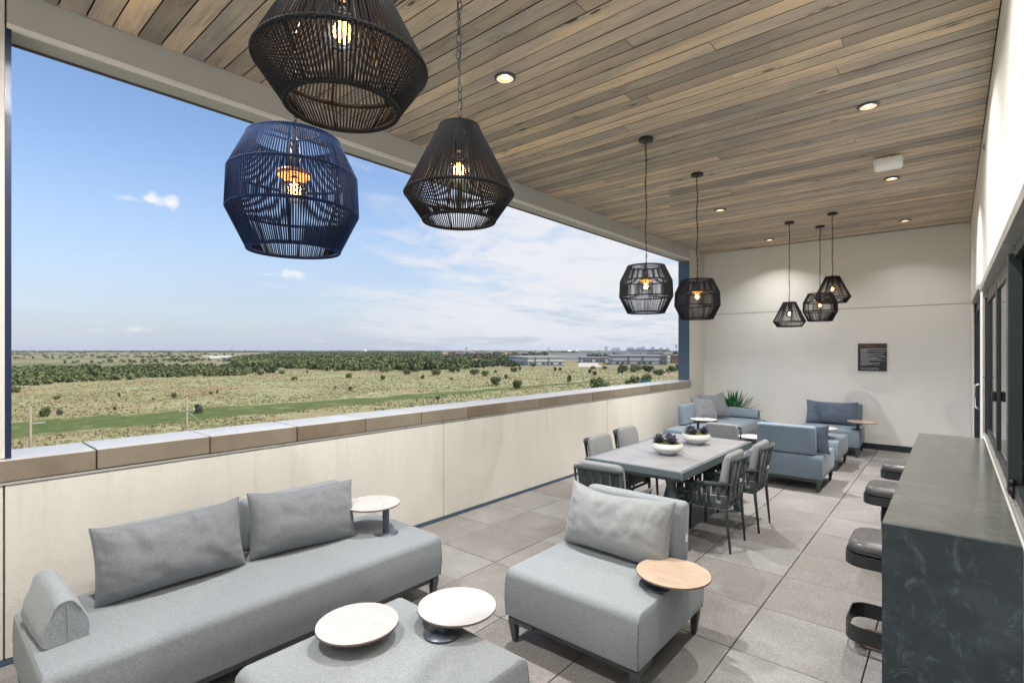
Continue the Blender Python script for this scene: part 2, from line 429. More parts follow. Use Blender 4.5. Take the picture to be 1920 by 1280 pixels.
tr = m.N('ShaderNodeBsdfTransparent'); tr.inputs[0].default_value = (.96, .93, .88, 1); gl = m.N('ShaderNodeBsdfGlossy'); gl.inputs['Roughness'].default_value = .03
lw = m.N('ShaderNodeLayerWeight'); lw.inputs['Blend'].default_value = .35; mx = m.N('ShaderNodeMixShader')
m.l.new(lw.outputs['Fresnel'], mx.inputs[0]); m.l.new(tr.outputs[0], mx.inputs[1]); m.l.new(gl.outputs[0], mx.inputs[2]); m.l.new(mx.outputs[0], m.n['Material Output'].inputs[0])
M['bulb_glass'] = m.m
m = MT('window_glass', (1, 1, 1), .02); m.n.remove(m.b)
tr = m.N('ShaderNodeBsdfTransparent'); tr.inputs[0].default_value = (.62, .70, .70, 1); gl = m.N('ShaderNodeBsdfGlossy'); gl.inputs['Roughness'].default_value = .012; gl.inputs[0].default_value = (.93, .95, .95, 1)
fr = m.N('ShaderNodeFresnel'); fr.inputs[0].default_value = 1.75; mx = m.N('ShaderNodeMixShader')
m.l.new(fr.outputs[0], mx.inputs[0]); m.l.new(tr.outputs[0], mx.inputs[1]); m.l.new(gl.outputs[0], mx.inputs[2]); m.l.new(mx.outputs[0], m.n['Material Output'].inputs[0])
M['glass'] = m.m
m = MT('ceramic_bowl', (.62, .62, .60), .45); v = m.coord('Object')
m.col(m.mix(m.rng(m.noise(v, 260, 2), .6, .72, 0, .5), m.mix(m.noise(v, 12, 4), (.56, .56, .55), (.66, .66, .64)), (.30, .29, .28))); M['bowl'] = m.m
m = MT('moss', (.12, .16, .03), .95); v = m.coord('Object')
m.col(m.ramp(m.noise(v, 90, 4, .7), [(.3, (.05, .085, .012)), (.55, (.16, .20, .03)), (.75, (.30, .32, .07))])); m.bump(m.noise(v, 140, 4, .7), .9, .01); M['moss'] = m.m
m = MT('succulent_leaf', (.03, .035, .06), .34); v = m.coord('Object')
m.col(m.ramp(m.noise(v, 22, 4, .6), [(.3, (.020, .022, .040)), (.52, (.045, .052, .085)), (.75, (.105, .080, .095))])); M['succulent'] = m.m
m = MT('agave_leaf', (.02, .12, .03), .42); v = m.coord('Object')
m.col(m.mix(m.rng(m.noise(m.coord('Object', (1, 1, .15)), 60, 3), .35, .65), (.008, .10, .030), (.030, .24, .085))); M['agave'] = m.m
M['pot'] = mat_simple('planter_grey', (.30, .31, .32), .7)
M['soil'] = mat_simple('soil', (.035, .025, .018), .95, bump=.8)
M['sign'] = mat_simple('sign_black', (.012, .018, .022), .35, 0, .1, 10)
M['sign_head'] = mat_simple('sign_wood_band', (.050, .030, .018), .4, 0, .5, 30)
M['sign_copper'] = mat_simple('sign_copper_letters', (.27, .15, .105), .45)
M['sign_white'] = mat_simple('sign_white_print', (.62, .66, .68), .5)
M['room'] = mat_simple('interior_dark', (.10, .095, .09), .8)
# foliage
def mat_leaf(name, a, b, c, sc=.35):
    m = MT(name, b, .7, 0, .25)
    v = m.coord('World')
    f = m.noise(v, sc, 4, .6); g = m.noise(v, sc * 9, 2, .6)
    c_ = m.ramp(m.math('ADD', m.math('MULTIPLY', f, .55), m.math('MULTIPLY', g, .45)), [(.30, a), (.50, b), (.70, c)])
    oi = m.rand()
    m.col(m.mix(m.rng(oi, 0, 1, 0, .35), c_, scl(c, 1.0)))
    m.b.inputs['Subsurface Weight'].default_value = 0.0
    return m.m
M['leaf_dark'] = mat_leaf('foliage_dark', (.045, .060, .024), (.080, .102, .040), (.128, .150, .062))
M['leaf_mid'] = mat_leaf('foliage_olive', (.062, .080, .028), (.112, .134, .046), (.180, .198, .080))
M['leaf_far'] = mat_leaf('foliage_far', (.048, .064, .028), (.082, .104, .046), (.130, .152, .072), .03)
M['leaf_grey'] = mat_leaf('foliage_grey', (.060, .052, .042), (.105, .092, .070), (.150, .132, .095))
M['bark'] = mat_simple('bark', (.085, .062, .045), .9, bump=.6)
M['pole_wood'] = mat_simple('weathered_pole', (.30, .245, .19), .85, 0, .25, 3)
# ------------------------------------------------------------------ ground (one sheet to the horizon)
GZ = -15.0
m = MT('prairie', (.2, .2, .1), .95, 0, .1)
sx = m.N('ShaderNodeSeparateXYZ'); m.l.new(m.coord('World'), sx.inputs[0]); X_, Y_ = sx.outputs[0], sx.outputs[1]
v = m.coord('World')
big = m.noise(v, .0065, 5, .6, .5); mid = m.noise(v, .045, 5, .62, .4); sm_ = m.noise(v, .28, 4, .65); fin = m.noise(v, 1.3, 3, .65)
grass = m.ramp(mid, [(.28, (.165, .180, .062)), (.45, (.245, .228, .095)), (.6, (.300, .245, .130)), (.78, (.290, .195, .110))])
white = m.math('MULTIPLY', m.rng(m.math('ADD', m.math('MULTIPLY', sm_, .5), m.math('MULTIPLY', fin, .5)), .42, .60), m.rng(mid, .64, .40, .15, 1))
near_c = m.mix(m.math('MULTIPLY', white, .85), grass, (.46, .46, .30))
near_c = m.mix(m.rng(m.noise(v, .02, 4, .6, .3), .60, .70, 0, .75), near_c, (.36, .235, .15))
# far fields: broad parcels
far_c = m.ramp(m.noise(m.coord('World', (1, .55, 1)), .0028, 4, .55, .4), [(.30, (.105, .135, .052)), (.45, (.185, .185, .095)), (.56, (.29, .235, .145)), (.66, (.13, .165, .060)), (.8, (.24, .20, .12))])
far_c = m.mix(m.rng(sm_, .35, .7, 0, .30), far_c, (.33, .31, .21))
dist = m.math('SQRT', m.math('ADD', m.math('MULTIPLY', X_, X_), m.math('MULTIPLY', Y_, Y_)))
distn = m.math('ADD', dist, m.math('MULTIPLY', m.math('SUBTRACT', big, .5), 160))
c_ = m.mix(m.rng(distn, 380, 560), near_c, far_c)
# mown green strip running parallel to the building
xw = m.math('ADD', X_, m.math('ADD', m.math('MULTIPLY', m.math('SUBTRACT', m.noise(v, .06, 6, .7), .5), 26), m.math('MULTIPLY', Y_, -.02)))
hw = m.rng(Y_, -20, 190, 17, 4.5, False)
band = m.math('SUBTRACT', hw, m.math('ABSOLUTE', m.math('ADD', xw, 150)))
gm = m.math('MULTIPLY', m.math('MULTIPLY', m.rng(band, -2.5, 3.0), m.rng(m.noise(v, .11, 5, .7), .30, .46, .35, 1)), m.rng(Y_, 330, 230))
c_ = m.mix(gm, c_, m.ramp(sm_, [(.3, (.085, .115, .035)), (.6, (.120, .150, .050)), (.8, (.190, .195, .095))]))
c_ = m.mix(m.rng(fin, .5, .8, 0, .22), c_, (.12, .12, .05))
m.col(c_); m.bump(m.math('ADD', sm_, fin), .9, .35); M['ground'] = m.m

# ================================================================== SETTING
WX = -3.90          # parapet inner face
YB, YF = -0.95, 10.75   # wall behind the camera, far wall
RX = 0.215          # window wall face
CZ = 3.68           # ceiling
V = np.array([[-14000, -14000, GZ], [14000, -14000, GZ], [14000, 14000, GZ], [-14000, 14000, GZ]], float)
g = link('ground', flat_mesh('ground', V, np.array([[0, 1, 2, 3]]), M['ground'])); tag(g, kind='structure')

floor = MB().box(-4.30, 1.2, YB - .2, YF + .2, -.35, -.045).build('terrace_floor', M['joint']); tag(floor, kind='structure')
# pavers: 0.61 m modules, individual slabs
random.seed(3)
T = .61; GAP = .006
pm = None
xs = [-.965 + T * k for k in range(-5, 3)]; ys = [3.06 + T * k for k in range(-7, 14)]
for i, x0 in enumerate(xs):
    for j, y0 in enumerate(ys):
        xa, xb = max(x0, WX + .012), min(x0 + T, RX - .004); ya, yb = max(y0, YB + .004), min(y0 + T, YF - .006)
        if xb - xa < .03 or yb - ya < .03: continue
        w, d = xb - xa - GAP, yb - ya - GAP
        full = abs(w - (T - GAP)) < 1e-6 and abs(d - (T - GAP)) < 1e-6
        if full and pm: me = pm
        else:
            me = MB().box(-w / 2, w / 2, -d / 2, d / 2, -.045, 0, bevel=.0025).mesh('paver', M['paver'])
            if full: pm = me
        link('paver', me, floor, ((xa + xb) / 2, (ya + yb) / 2, random.uniform(-.0012, .0006)), (random.uniform(-.0012, .0012), random.uniform(-.0012, .0012), 0))

# ceiling and planks
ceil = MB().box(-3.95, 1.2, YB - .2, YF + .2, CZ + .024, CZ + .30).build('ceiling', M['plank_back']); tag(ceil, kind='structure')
PW = .1268
k0 = int((YB - .56) / PW) - 1
k = k0
while True:
    y0 = .56 + PW * k; k += 1
    if y0 + PW < YB: continue
    if y0 > YF - .02: break
    ya, yb = max(y0 + .0040, YB + .003), min(y0 + PW - .0040, YF - .018)
    cuts = [-3.925]
    r = random.random()
    if r < .62: cuts.append(-3.925 + random.uniform(.7, 3.5))
    cuts.append(RX - .006)
    for a, b in zip(cuts[:-1], cuts[1:]):
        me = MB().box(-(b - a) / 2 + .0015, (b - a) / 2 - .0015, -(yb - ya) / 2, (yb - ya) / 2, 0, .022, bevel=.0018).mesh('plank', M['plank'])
        me.materials.append(M['plank_edge_shade'])
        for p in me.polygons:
            if abs(p.normal.z) < .3: p.material_index = 1      # edge faces coloured dark, painting shade into the gaps
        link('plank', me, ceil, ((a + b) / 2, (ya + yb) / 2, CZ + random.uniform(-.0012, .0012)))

# upper roof slab, outside only
roof = MB().box(-4.35, 9, YB - 12, YF + 16, CZ + .32, CZ + .8).build('roof_slab', M['stucco_beam']); tag(roof, kind='structure')

# parapet wall with its stucco panels and coping stones
par = thing('parapet_wall', 'long low cream stucco parapet wall topped with tan coping stones', 'wall')
MB().box(-4.16, WX - .014, YB, 9.96, -.35, .985).build('wall_core', M['groove'], par)
yj = [YB, .336, 3.503, 6.732, 9.955]
for a, b in zip(yj[:-1], yj[1:]):
    MB().box(-.011, .011, -(b - a) / 2 + .004, (b - a) / 2 - .004, 0.03, .965, bevel=.003).build('wall_panel', M['stucco'], par, (WX - .003, (a + b) / 2, 0))
MB().box(WX - .006, WX + .014, YB, 9.95, .970, .984).build('metal_reglet', M['metal_light'], par)
MB().box(WX - .002, WX + .012, YB, YF, .0, .026).build('base_strip', M['metal_jamb'], par)
yc = [YB] + [.731 + .6195 * i for i in range(-2, 15)] + [9.955]
yc = [y for i, y in enumerate(yc) if i in (0, len(yc) - 1) or (y > yc[0] + .05 and y < 9.93)]
cop = None
for a, b in zip(yc[:-1], yc[1:]):
    d = b - a - .007
    if abs(d - .6125) < 1e-4 and cop: me = cop
    else:
        me = MB().box(-.20, .20, -d / 2, d / 2, 0, .118, bevel=.004).mesh('coping_stone', M['coping'])
        if abs(d - .6125) < 1e-4: cop = me
    link('coping_stone', me, par, (-4.083 + random.uniform(-.0015, .0015), (a + b) / 2, .988 + random.uniform(-.001, .001)), (0, random.uniform(-.002, .002), random.uniform(-.0015, .0015)))

beam = thing('header_beam', 'cream stucco beam over the long open side with a white bead along its lower edge', 'beam')
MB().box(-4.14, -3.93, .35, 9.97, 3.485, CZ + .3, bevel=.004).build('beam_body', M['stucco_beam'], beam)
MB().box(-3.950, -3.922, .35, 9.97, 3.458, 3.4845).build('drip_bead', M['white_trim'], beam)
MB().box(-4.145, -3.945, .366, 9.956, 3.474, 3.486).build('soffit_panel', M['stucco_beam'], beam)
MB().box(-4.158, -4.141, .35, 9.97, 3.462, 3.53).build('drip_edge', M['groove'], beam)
def pillar(y0, y1, label, jy, jm, jside):
    p = thing('corner_pillar', label, 'pillar')
    MB().box(-4.14, -3.925, y0, y1, 1.108 if jside > 0 else -.35, CZ + .3, bevel=.004).build('pillar_body', M['stucco'], p)
    MB().box(-4.150, -3.93, jy - .012 if jside < 0 else jy, jy if jside < 0 else jy + .026, 1.108, 3.457).build('metal_jamb', jm, p)
    return p
pillar(YB, .342, 'cream stucco pillar at the near left end of the opening with a navy metal jamb', .3425, M['metal_navy'], 1)
pillar(9.972, YF, 'cream stucco pillar in the far corner with a slate blue metal jamb', 9.971, M['metal_jamb'], -1)

# far wall, two stucco lifts with a control joint
bw = thing('end_wall', 'plain pale stucco wall at the far end of the terrace with one level joint line', 'wall')
MB().box(-4.14, 1.2, YF + .014, YF + .25, -.35, CZ + .3).build('wall_core', M['groove'], bw)
MB().box(-3.93, RX, YF, YF + .02, .10, 2.424, bevel=.003).build('wall_panel', M['stucco_wall'], bw)
MB().box(-3.93, RX, YF, YF + .02, 2.432, CZ + .02, bevel=.003).build('wall_panel', M['stucco_wall'], bw)
MB().box(-3.93, RX, YF - .004, YF + .018, 0, .094).build('skirting', M['metal_frame'], bw)
MB().box(-4.14, 1.2, YB - .25, YB, -.35, CZ + .3).build('near_end_wall', M['stucco_wall']); tag(bpy.data.objects['near_end_wall'], 'plain pale stucco wall closing the terrace behind the lounge sofa', 'wall')

# window wall with openings: serving window y 1.0..6.48, door window y 7.08..9.38
ww = thing('window_wall', 'tall pale stucco wall on the right holding the dark framed windows', 'wall')
O1 = (1.0, 6.48, .90, 2.25); O2 = (7.08, 9.38, 0.0, 2.33)
wb = MB(); x0, x1 = RX, RX + .26
wb.box(x0, x1, YB, O1[0], 0, CZ + .3); wb.box(x0, x1, O1[0], O1[1], 0, O1[2]); wb.box(x0, x1, O1[0], O1[1], O1[3], CZ + .3)
wb.box(x0, x1, O1[1], O2[0], 0, CZ + .3); wb.box(x0, x1, O2[0], O2[1], O2[3], CZ + .3); wb.box(x0, x1, O2[1], YF + .014, 0, CZ + .3)
wb.build('wall_body', M['stucco_wall'], ww)
room = MB(); room.box(4.2, 4.3, YB, YF + 1, -.3, 3.6); room.box(x1 + .01, 4.2, YB, YF + 1, -.3, -.02); room.box(x1 + .01, 4.2, YB, YF + 1, 3.2, 3.6); room.box(x1 + .01, 4.2, YF + 1, YF + 1.1, -.3, 3.6); room.box(x1 + .01, 4.2, YB - .1, YB, -.3, 3.6)
r_ = room.build('interior_room', M['room']); tag(r_, kind='structure')
lb = MB().box(-4.12, 9, YB - 12, YF + 16, GZ - .5, -.36).build('lower_building', M['stucco_beam']); tag(lb, 'pale stucco storeys of the building below the terrace', 'building')

sw = thing('serving_window', 'dark framed folding window over the bar counter in the right wall', 'window')
MB().box(RX - .022, RX + .03, O1[0], O1[1] + .03, O1[3] - .01, O1[3] + .045).build('head_trim', M['metal_light'], sw)
MB().box(RX + .03, RX + .24, O1[0], O1[1], O1[3] - .07, O1[3] - .002).build('head_frame', M['metal_frame'], sw)
MB().box(RX + .012, RX + .16, O1[1] - .055, O1[1] - .003, O1[2] + .03, O1[3] - .07).build('jamb', M['metal_frame'], sw)
MB().box(RX - .002, RX + .020, O1[1] - .002, O1[1] + .032, O1[2] + .03, O1[3] - .01).build('jamb_trim', M['metal_light'], sw)
tk = MB(); tk.box(RX + .006, RX + .016, O1[0], O1[1], .922, .940); tk.box(RX + .060, RX + .070, O1[0], O1[1], .922, .940); tk.box(RX + .016, RX + .060, O1[0], O1[1], .920, .926)
tk.build('sill_track', M['metal_light'], sw)
for ya, yb in ((5.12, 6.41), (3.86, 5.12)):
    fr = MB(); x0, x1 = RX + .025, RX + .060
    fr.box(x0, x1, ya + .003, ya + .048, .935, 2.18, bevel=.003); fr.box(x0, x1, yb - .048, yb - .003, .935, 2.18, bevel=.003)
    fr.box(x0 + .002, x1 - .002, ya + .049, yb - .049, .935, .985); fr.box(x0 + .002, x1 - .002, ya + .049, yb - .049, 2.13, 2.18)
    s_ = fr.build('sash', M['metal_frame'], sw)
    MB().box(RX + .038, RX + .044, ya + .05, yb - .05, .986, 2.129).build('pane', M['glass'], s_)
for yy in (5.08, 5.17):
    MB().box(RX + .002, RX + .024, yy - .014, yy + .014, 1.33, 1.40, bevel=.004).build('latch', M['black_metal'], sw)
pp = MB().box(RX + .006, RX + .064, 3.75, 3.85, .945, 2.205, bevel=.004).build('folded_sash', M['metal_frame'], sw)
MB().lathe([(0, .0), (.016, .003), (.018, .02), (.008, .03), (.008, .04), (.016, .048), (.018, .062), (0, .075)], 12).build('latch_knob', M['black_metal'], pp, (RX + .022, 3.735, .955))
MB().box(RX + .030, RX + .075, 1.05, 3.74, .945, 1.0).build('rail', M['metal_frame'], sw)

dw = thing('terrace_door', 'narrow dark framed glass door in the right wall nearest the far corner', 'door')
MB().box(RX - .022, RX + .03, O2[0] - .02, O2[1] + .02, O2[3] - .01, O2[3] + .045).build('head_trim', M['metal_light'], dw)
for yy in (O2[0] + .003, O2[1] - .053): MB().box(RX + .008, RX + .12, yy, yy + .05, .0, O2[3] - .012).build('jamb', M['metal_frame'], dw)
for ya, yb in ((7.14, 8.22), (8.23, 9.32)):
    fr = MB(); x0, x1 = RX + .03, RX + .075
    for q in (ya, yb - .07): fr.box(x0, x1, q, q + .07, .02, 2.30, bevel=.003)
    fr.box(x0 + .002, x1 - .002, ya + .071, yb - .071, .02, .22); fr.box(x0 + .002, x1 - .002, ya + .071, yb - .071, 2.2, 2.30)
    s_ = fr.build('door_leaf', M['metal_frame'], dw)
    MB().box(RX + .048, RX + .054, ya + .072, yb - .072, .221, 2.199).build('pane', M['glass'], s_)
    MB().tube([(RX + .028, 8.17 if ya < 8 else 8.30, 1.0), (RX - .012, 8.17 if ya < 8 else 8.30, 1.02), (RX - .012, 8.17 if ya < 8 else 8.30, 1.28), (RX + .028, 8.17 if ya < 8 else 8.30, 1.30)], .008, 6).build('handle', M['metal_light'], s_)
MB().box(RX + .05, RX + .07, 8.6, 9.2, 1.0, 1.03).build('push_bar', M['metal_light'], dw)

# ================================================================== FURNITURE BUILDERS
def rrect(w, d, r, n=4, z=0.0, inset=0.0, insx=None):
    """rounded rectangle ring, centred"""
    x, y = w / 2 - (inset if insx is None else insx), d / 2 - inset; r = min(r, x - .001, y - .001); out = []
    for cx_, cy_, a0 in ((x - r, y - r, 0), (-x + r, y - r, 90), (-x + r, -y + r, 180), (x - r, -y + r, 270)):
        for i in range(n + 1):
            a = R(a0 + 90 * i / n); out.append((cx_ + r * math.cos(a), cy_ + r * math.sin(a), z))
    return out
def soft_box(w, d, z0, z1, rt=.048, rb=.025, bulge=.009, cr=.010, crown=.009, kx=.20, bx=.25):
    """upholstered block: wide soft roll along front and back, tighter ends, crisp corner seams, slight bulge"""
    mb = MB(); rings = []
    def rad(z, ins, c, insx=None): rings.append(rrect(w, d, c, 3, z, ins, ins if insx is None else insx))
    for i in range(4):
        a = R(90 * i / 3); rad(z0 + rb * (1 - math.cos(a)), rb * (1 - math.sin(a)), cr)
    n = 6
    for i in range(1, n):
        t = i / n; z = (z0 + rb) + (z1 - rt - z0 - rb) * t
        rad(z, -bulge * math.sin(math.pi * t), cr, -bulge * bx * math.sin(math.pi * t))
    for i in range(7):
        a = R(90 * i / 6); q = rt * (1 - math.cos(a)); rad(z1 - rt * (1 - math.sin(a)), q, cr, q * kx)
    m_ = d / 2 - rt; mx_ = w / 2 - rt * kx
    for i in range(1, 8):
        t = i / 8; rad(z1 + crown * math.sin(math.pi / 2 * t), rt + m_ * t, cr, rt * kx + mx_ * t)
    mb.loft(rings, True, True, True); mb.sharp = 26
    return mb
def corner_seam(mb, w, d, z0, z1, sx_, sy_, bulge=.009, rb=.025, rt=.048, r=.0035, kx=.20, bx=.25):
    pts = []
    for i in range(10):
        t = i / 9; z = z0 + rb * .5 + (z1 - rt * .55 - z0 - rb * .5) * t
        u = max(0, min(1, (z - z0 - rb) / (z1 - rt - z0 - rb))); b = bulge * math.sin(math.pi * u); k = 0
        if z > z1 - rt: a = math.asin(min(1, (z - z1 + rt) / rt)); k = rt * (1 - math.cos(a))
        pts.append((sx_ * (w / 2 + b * bx - k * kx - .003), sy_ * (d / 2 + b - k - .003), z))
    mb.tube(pts, r, 5)
def seat_module(root, w, d, mat, z0=.145, z1=.425, leg_in=(.035, .035)):
    """upholstered platform on a steel frame with four tapered legs; local origin centre, floor level"""
    soft_box(w, d, z0, z1).build('seat', mat, root)
    for a in (-1, 1):
        for b in (-1, 1):
            cs = MB(); corner_seam(cs, w, d, z0, z1, a, b); cs.build('corner_seam', M['seam'], root)
    fm = MB(); t = .02
    fm.box(-w / 2 + .04, w / 2 - .04, -d / 2 + .035, -d / 2 + .035 + t, z0 - .035, z0 + .002); fm.box(-w / 2 + .04, w / 2 - .04, d / 2 - .035 - t, d / 2 - .035, z0 - .035, z0 + .002)
    fm.box(-w / 2 + .04, -w / 2 + .06, -d / 2 + .056, d / 2 - .056, z0 - .035, z0 + .001); fm.box(w / 2 - .06, w / 2 - .04, -d / 2 + .056, d / 2 - .056, z0 - .035, z0 + .001)
    fm.build('base_frame', M['metal_dark'], root)
    lg = MB()
    rings = []
    for z, a, o in ((0, .013, .006), (z0 - .04, .022, 0.0), (z0 - .002, .024, 0)):
        rings.append([(-a + o, -a + o, z), (a + o, -a + o, z), (a + o, a + o, z), (-a + o, a + o, z)])
    lg.loft(rings, smooth=False)
    lg.box(-.024, .15, -.02, .0, z0 - .030, z0 - .003)
    me = lg.mesh('leg', M['metal_dark'])
    for sx_, sy_, rz in ((-1, -1, 0), (1, -1, 90), (1, 1, 180), (-1, 1, 270)):
        link('leg', me, root, (sx_ * (w / 2 - leg_in[0]), sy_ * (d / 2 - leg_in[1]), 0), (0, 0, R(rz)))
    return root
def back_panel(root, w, h, t, loc, rz=0, tilt=0.0, mat=None):
    """padded backrest slab standing on the seat; local: width x, thickness y, height z"""
    mb = MB(); r = .035; rings = []
    # loft through the thickness so that the face edges are rounded
    def ring(y, ins):
        out = []
        x, z0_, z1_ = w / 2 - ins, ins, h - ins; c = .03
        for cx_, cz_, a0 in ((x - c, z1_ - c, 0), (-x + c, z1_ - c, 90), (-x + c, z0_ + c, 180), (x - c, z0_ + c, 270)):
            for i in range(4):
                a = R(a0 + 30 * i); out.append((cx_ + c * math.cos(a), y, cz_ + c * math.sin(a)))
        return out
    for i in range(5):
        a = R(90 * i / 4); rings.append(ring(-t / 2 + r * (1 - math.cos(a)), r * (1 - math.sin(a)) * .8)[::-1])
    for i in range(5):
        a = R(90 * (4 - i) / 4); rings.append(ring(t / 2 - r * (1 - math.cos(a)), r * (1 - math.sin(a)) * .8)[::-1])
    mb.loft(rings, True, True, True)
    o = mb.build('backrest', mat, root, loc, (tilt, 0, rz))
    sm = MB()
    for y in (-t / 2 + .014, t / 2 - .014):
        pts = ring(y, .010)
        sm.tube(pts, .0035, 4, closed=True)
    sm.build('piping', M['seam'], o)
    MB().box(w / 2 - .001, w / 2 + .003, -.012, .012, h * .35, h * .35 + .045).build('care_label', M['white_plastic'], o)
    return o
def pillow_mesh(name, w, h, t, seed, mat, pinch=.045, wr=1.0, nu=72, nv=40, sag=.02, wedge=0.0):
    """scatter cushion: pinched corners, seam all round, puckers running off the top seam; local x width, y thickness, z height from 0"""
    rs = random.Random(seed); ph = [rs.uniform(0, 20) for _ in range(8)]
    vs_ = []; idx = {}
    def pos(u, v, s):
        x = u * w / 2 * (1 - pinch * (1 - v * v) * abs(u) ** 3)
        z = h / 2 + v * h / 2 * (1 - pinch * 1.5 * (1 - u * u) * abs(v) ** 3)
        if v > 0: z -= sag * (1 - u * u) * v * v * (1 + .5 * math.sin(2.1 * u + ph[0]))
        e = max(0.0, 1 - abs(u) ** 2.6) ** .52 * max(0.0, 1 - abs(v) ** 2.4) ** .52
        tt = t / 2 * e * (1 - .18 * v * (1 if wedge == 0 else 2.2))
        # puckers
        edge = (1 - e)
        k = math.sin(u * 17 + ph[1] + 2.5 * mnoise.noise(Vector((u * 2.3, v * 1.3, ph[2])))) * max(0, v) ** 1.3 * max(0, 1 - max(0, v) ** 9)
        k2 = mnoise.noise(Vector((u * 3.2 + ph[3], v * 2.6, ph[4] + s * 3)))
        k3 = mnoise.noise(Vector((u * 9 + ph[5], v * 3.1 + s, ph[6])))
        k4 = mnoise.noise(Vector(((u + v) * 6 + ph[7], (u - v) * 2.0, 1.3))) * edge
        cr_ = (1 - abs(math.sin(u * 9 + ph[1] + 1.6 * mnoise.noise(Vector((u * 3.1, v * 1.1, ph[2])))))) ** 2.2 * max(0, (v + .15) / 1.15) ** 1.1 * (.45 + .9 * abs(mnoise.noise(Vector((u * 2.2, ph[6], 0))) + .35))
        cs_ = (1 - abs(math.sin((v * 5 + u * 2) + ph[3]))) ** 3 * max(0, (abs(u) - .62) / .38) ** 1.3
        d = -wr * (.017 * cr_ + .010 * cs_) * min(1, e * 1.6) + wr * (.0040 * k * (.4 + .6 * e) + .0085 * k2 * e + .0045 * k3 * e * (1 + v) + .009 * k4)
        y = s * (tt + d * (1 if e > .02 else 0) * min(1, e * 2.2))
        return (x, y, z)
    F = []
    for s in (-1, 1):
        for j in range(nv + 1):
            for i in range(nu + 1):
                u = math.sin(math.pi / 2 * (2 * i / nu - 1)) ** 1 ; v = math.sin(math.pi / 2 * (2 * j / nv - 1))
                border = i in (0, nu) or j in (0, nv)
                if s == 1 and border: continue
                idx[(s, i, j)] = len(vs_); vs_.append(pos(u, v, s if not border else 0))
        for j in range(nv):
            for i in range(nu):
                def I(a, b):
                    return idx.get((s, a, b), idx.get((-1, a, b)))
                q = (I(i, j), I(i + 1, j), I(i + 1, j + 1), I(i, j + 1))
                F.append(q if s == -1 else q[::-1])
    mb = MB(); mb.add(vs_, F, True)
    # welt seam
    rim = [vs_[idx[(-1, i, 0)]] for i in range(0, nu, 2)] + [vs_[idx[(-1, nu, j)]] for j in range(0, nv, 2)] + [vs_[idx[(-1, i, nv)]] for i in range(nu, 0, -2)] + [vs_[idx[(-1, 0, j)]] for j in range(nv, 0, -2)]
    mb.tube(rim, .0036, 4, closed=True)
    return mb.mesh(name, mat)
def pillow(label, loc, rz, tilt, w, h, t, seed, mat, group=None, roll=0.0, wr=1.0, sag=.02, pinch=.045):
    o = link('throw_pillow', pillow_mesh('throw_pillow', w, h, t, seed, mat, wr=wr, sag=sag, pinch=pinch))
    o.rotation_mode = 'ZYX' if False else 'XYZ'
    o.matrix_world = Matrix.Translation(loc) @ Matrix.Rotation(rz, 4, 'Z') @ Matrix.Rotation(tilt, 4, 'X') @ Matrix.Rotation(roll, 4, 'Y')
    return tag(o, label, 'pillow', group)
def swivel_table(label, base, topc, zseat, ztop, rtop, mat, group='round swivel side tables on the lounge seats'):
    """round laminate top on an off-centre post rising from a disc that stands on the seat"""
    t = thing('swivel_side_table', label, 'side table', (base[0], base[1], zseat), 0, group)
    h = ztop - zseat
    MB().lathe([(0, 0), (.083, 0), (.085, .003), (.083, .007), (.02, .009), (0, .009)], 36).build('base_disc', M['post_metal'], t)
    mb = MB(); mb.box(-.020, .020, -.014, .014, .008, h - .012, bevel=.003); mb.build('post', M['post_metal'], t, rot=(0, 0, .3))
    dx_, dy_ = topc[0] - base[0], topc[1] - base[1]
    mb = MB(); mb.lathe([(0, h - .012), (rtop - .004, h - .012), (rtop, h - .009), (rtop, h - .001)], 64, smooth=False); e = mb.build('top_edge', M['disc_edge'], t, (dx_, dy_, 0))
    mb = MB(); mb.lathe([(rtop - .0005, h - .0035), (rtop - .0015, h), (0.0005, h)], 64, smooth=False); mb.build('tabletop', mat, t, (dx_, dy_, 0))
    mb = MB(); mb.box(-.09, .09, -.03, .03, h - .017, h - .0125); mb.build('swivel_plate', M['metal_dark'], t, (dx_ * .45, dy_ * .45, 0), (0, 0, math.atan2(dy_, dx_)))
    return t
def bolster_mesh(L, w, h, mat, seed=1, name='arm_bolster'):
    """wedge-shaped arm cushion: broad foot, narrow top; local x length, y width, z height"""
    mb = MB(); rings = []
    n = 15
    for k in range(n + 1):
        t = k / n; x = -L / 2 + L * t
        e = min(1, (min(t, 1 - t) * n / 1.6 + .55)) ; e = min(1, e)
        hh = h * (1 - .20 * t * t) * (.93 + .07 * e); ring = []
        prof = [(0.00, -.40), (.05, -.48), (.22, -.52), (.45, -.47), (.70, -.35), (.88, -.24), (.97, -.14), (1.0, 0), (.97, .14), (.88, .24), (.70, .35), (.45, .47), (.22, .52), (.05, .48), (0.0, .40)]
        for z, y in prof:
            d = .006 * mnoise.noise(Vector((x * 7 + seed, y * 4, z * 4)))
            ring.append((x + (0 if 0 < k < n else 0), y * w * (.90 + .10 * e) + d, z * hh))
        rings.append(ring)
    mb.loft(rings, True, True, True); mb.sharp = 60
    last = rings[-1]; e = .0015
    mb.tube([(L / 2 + e, 0, last[7][2] - .012), (L / 2 + e, .004, last[7][2] * .5), (L / 2 + e, .006, .012)], .0028, 5)
    mb.tube([(p[0] + e, p[1] * .985, p[2]) for p in last[4:11]], .0028, 5)
    return mb.mesh(name, mat)

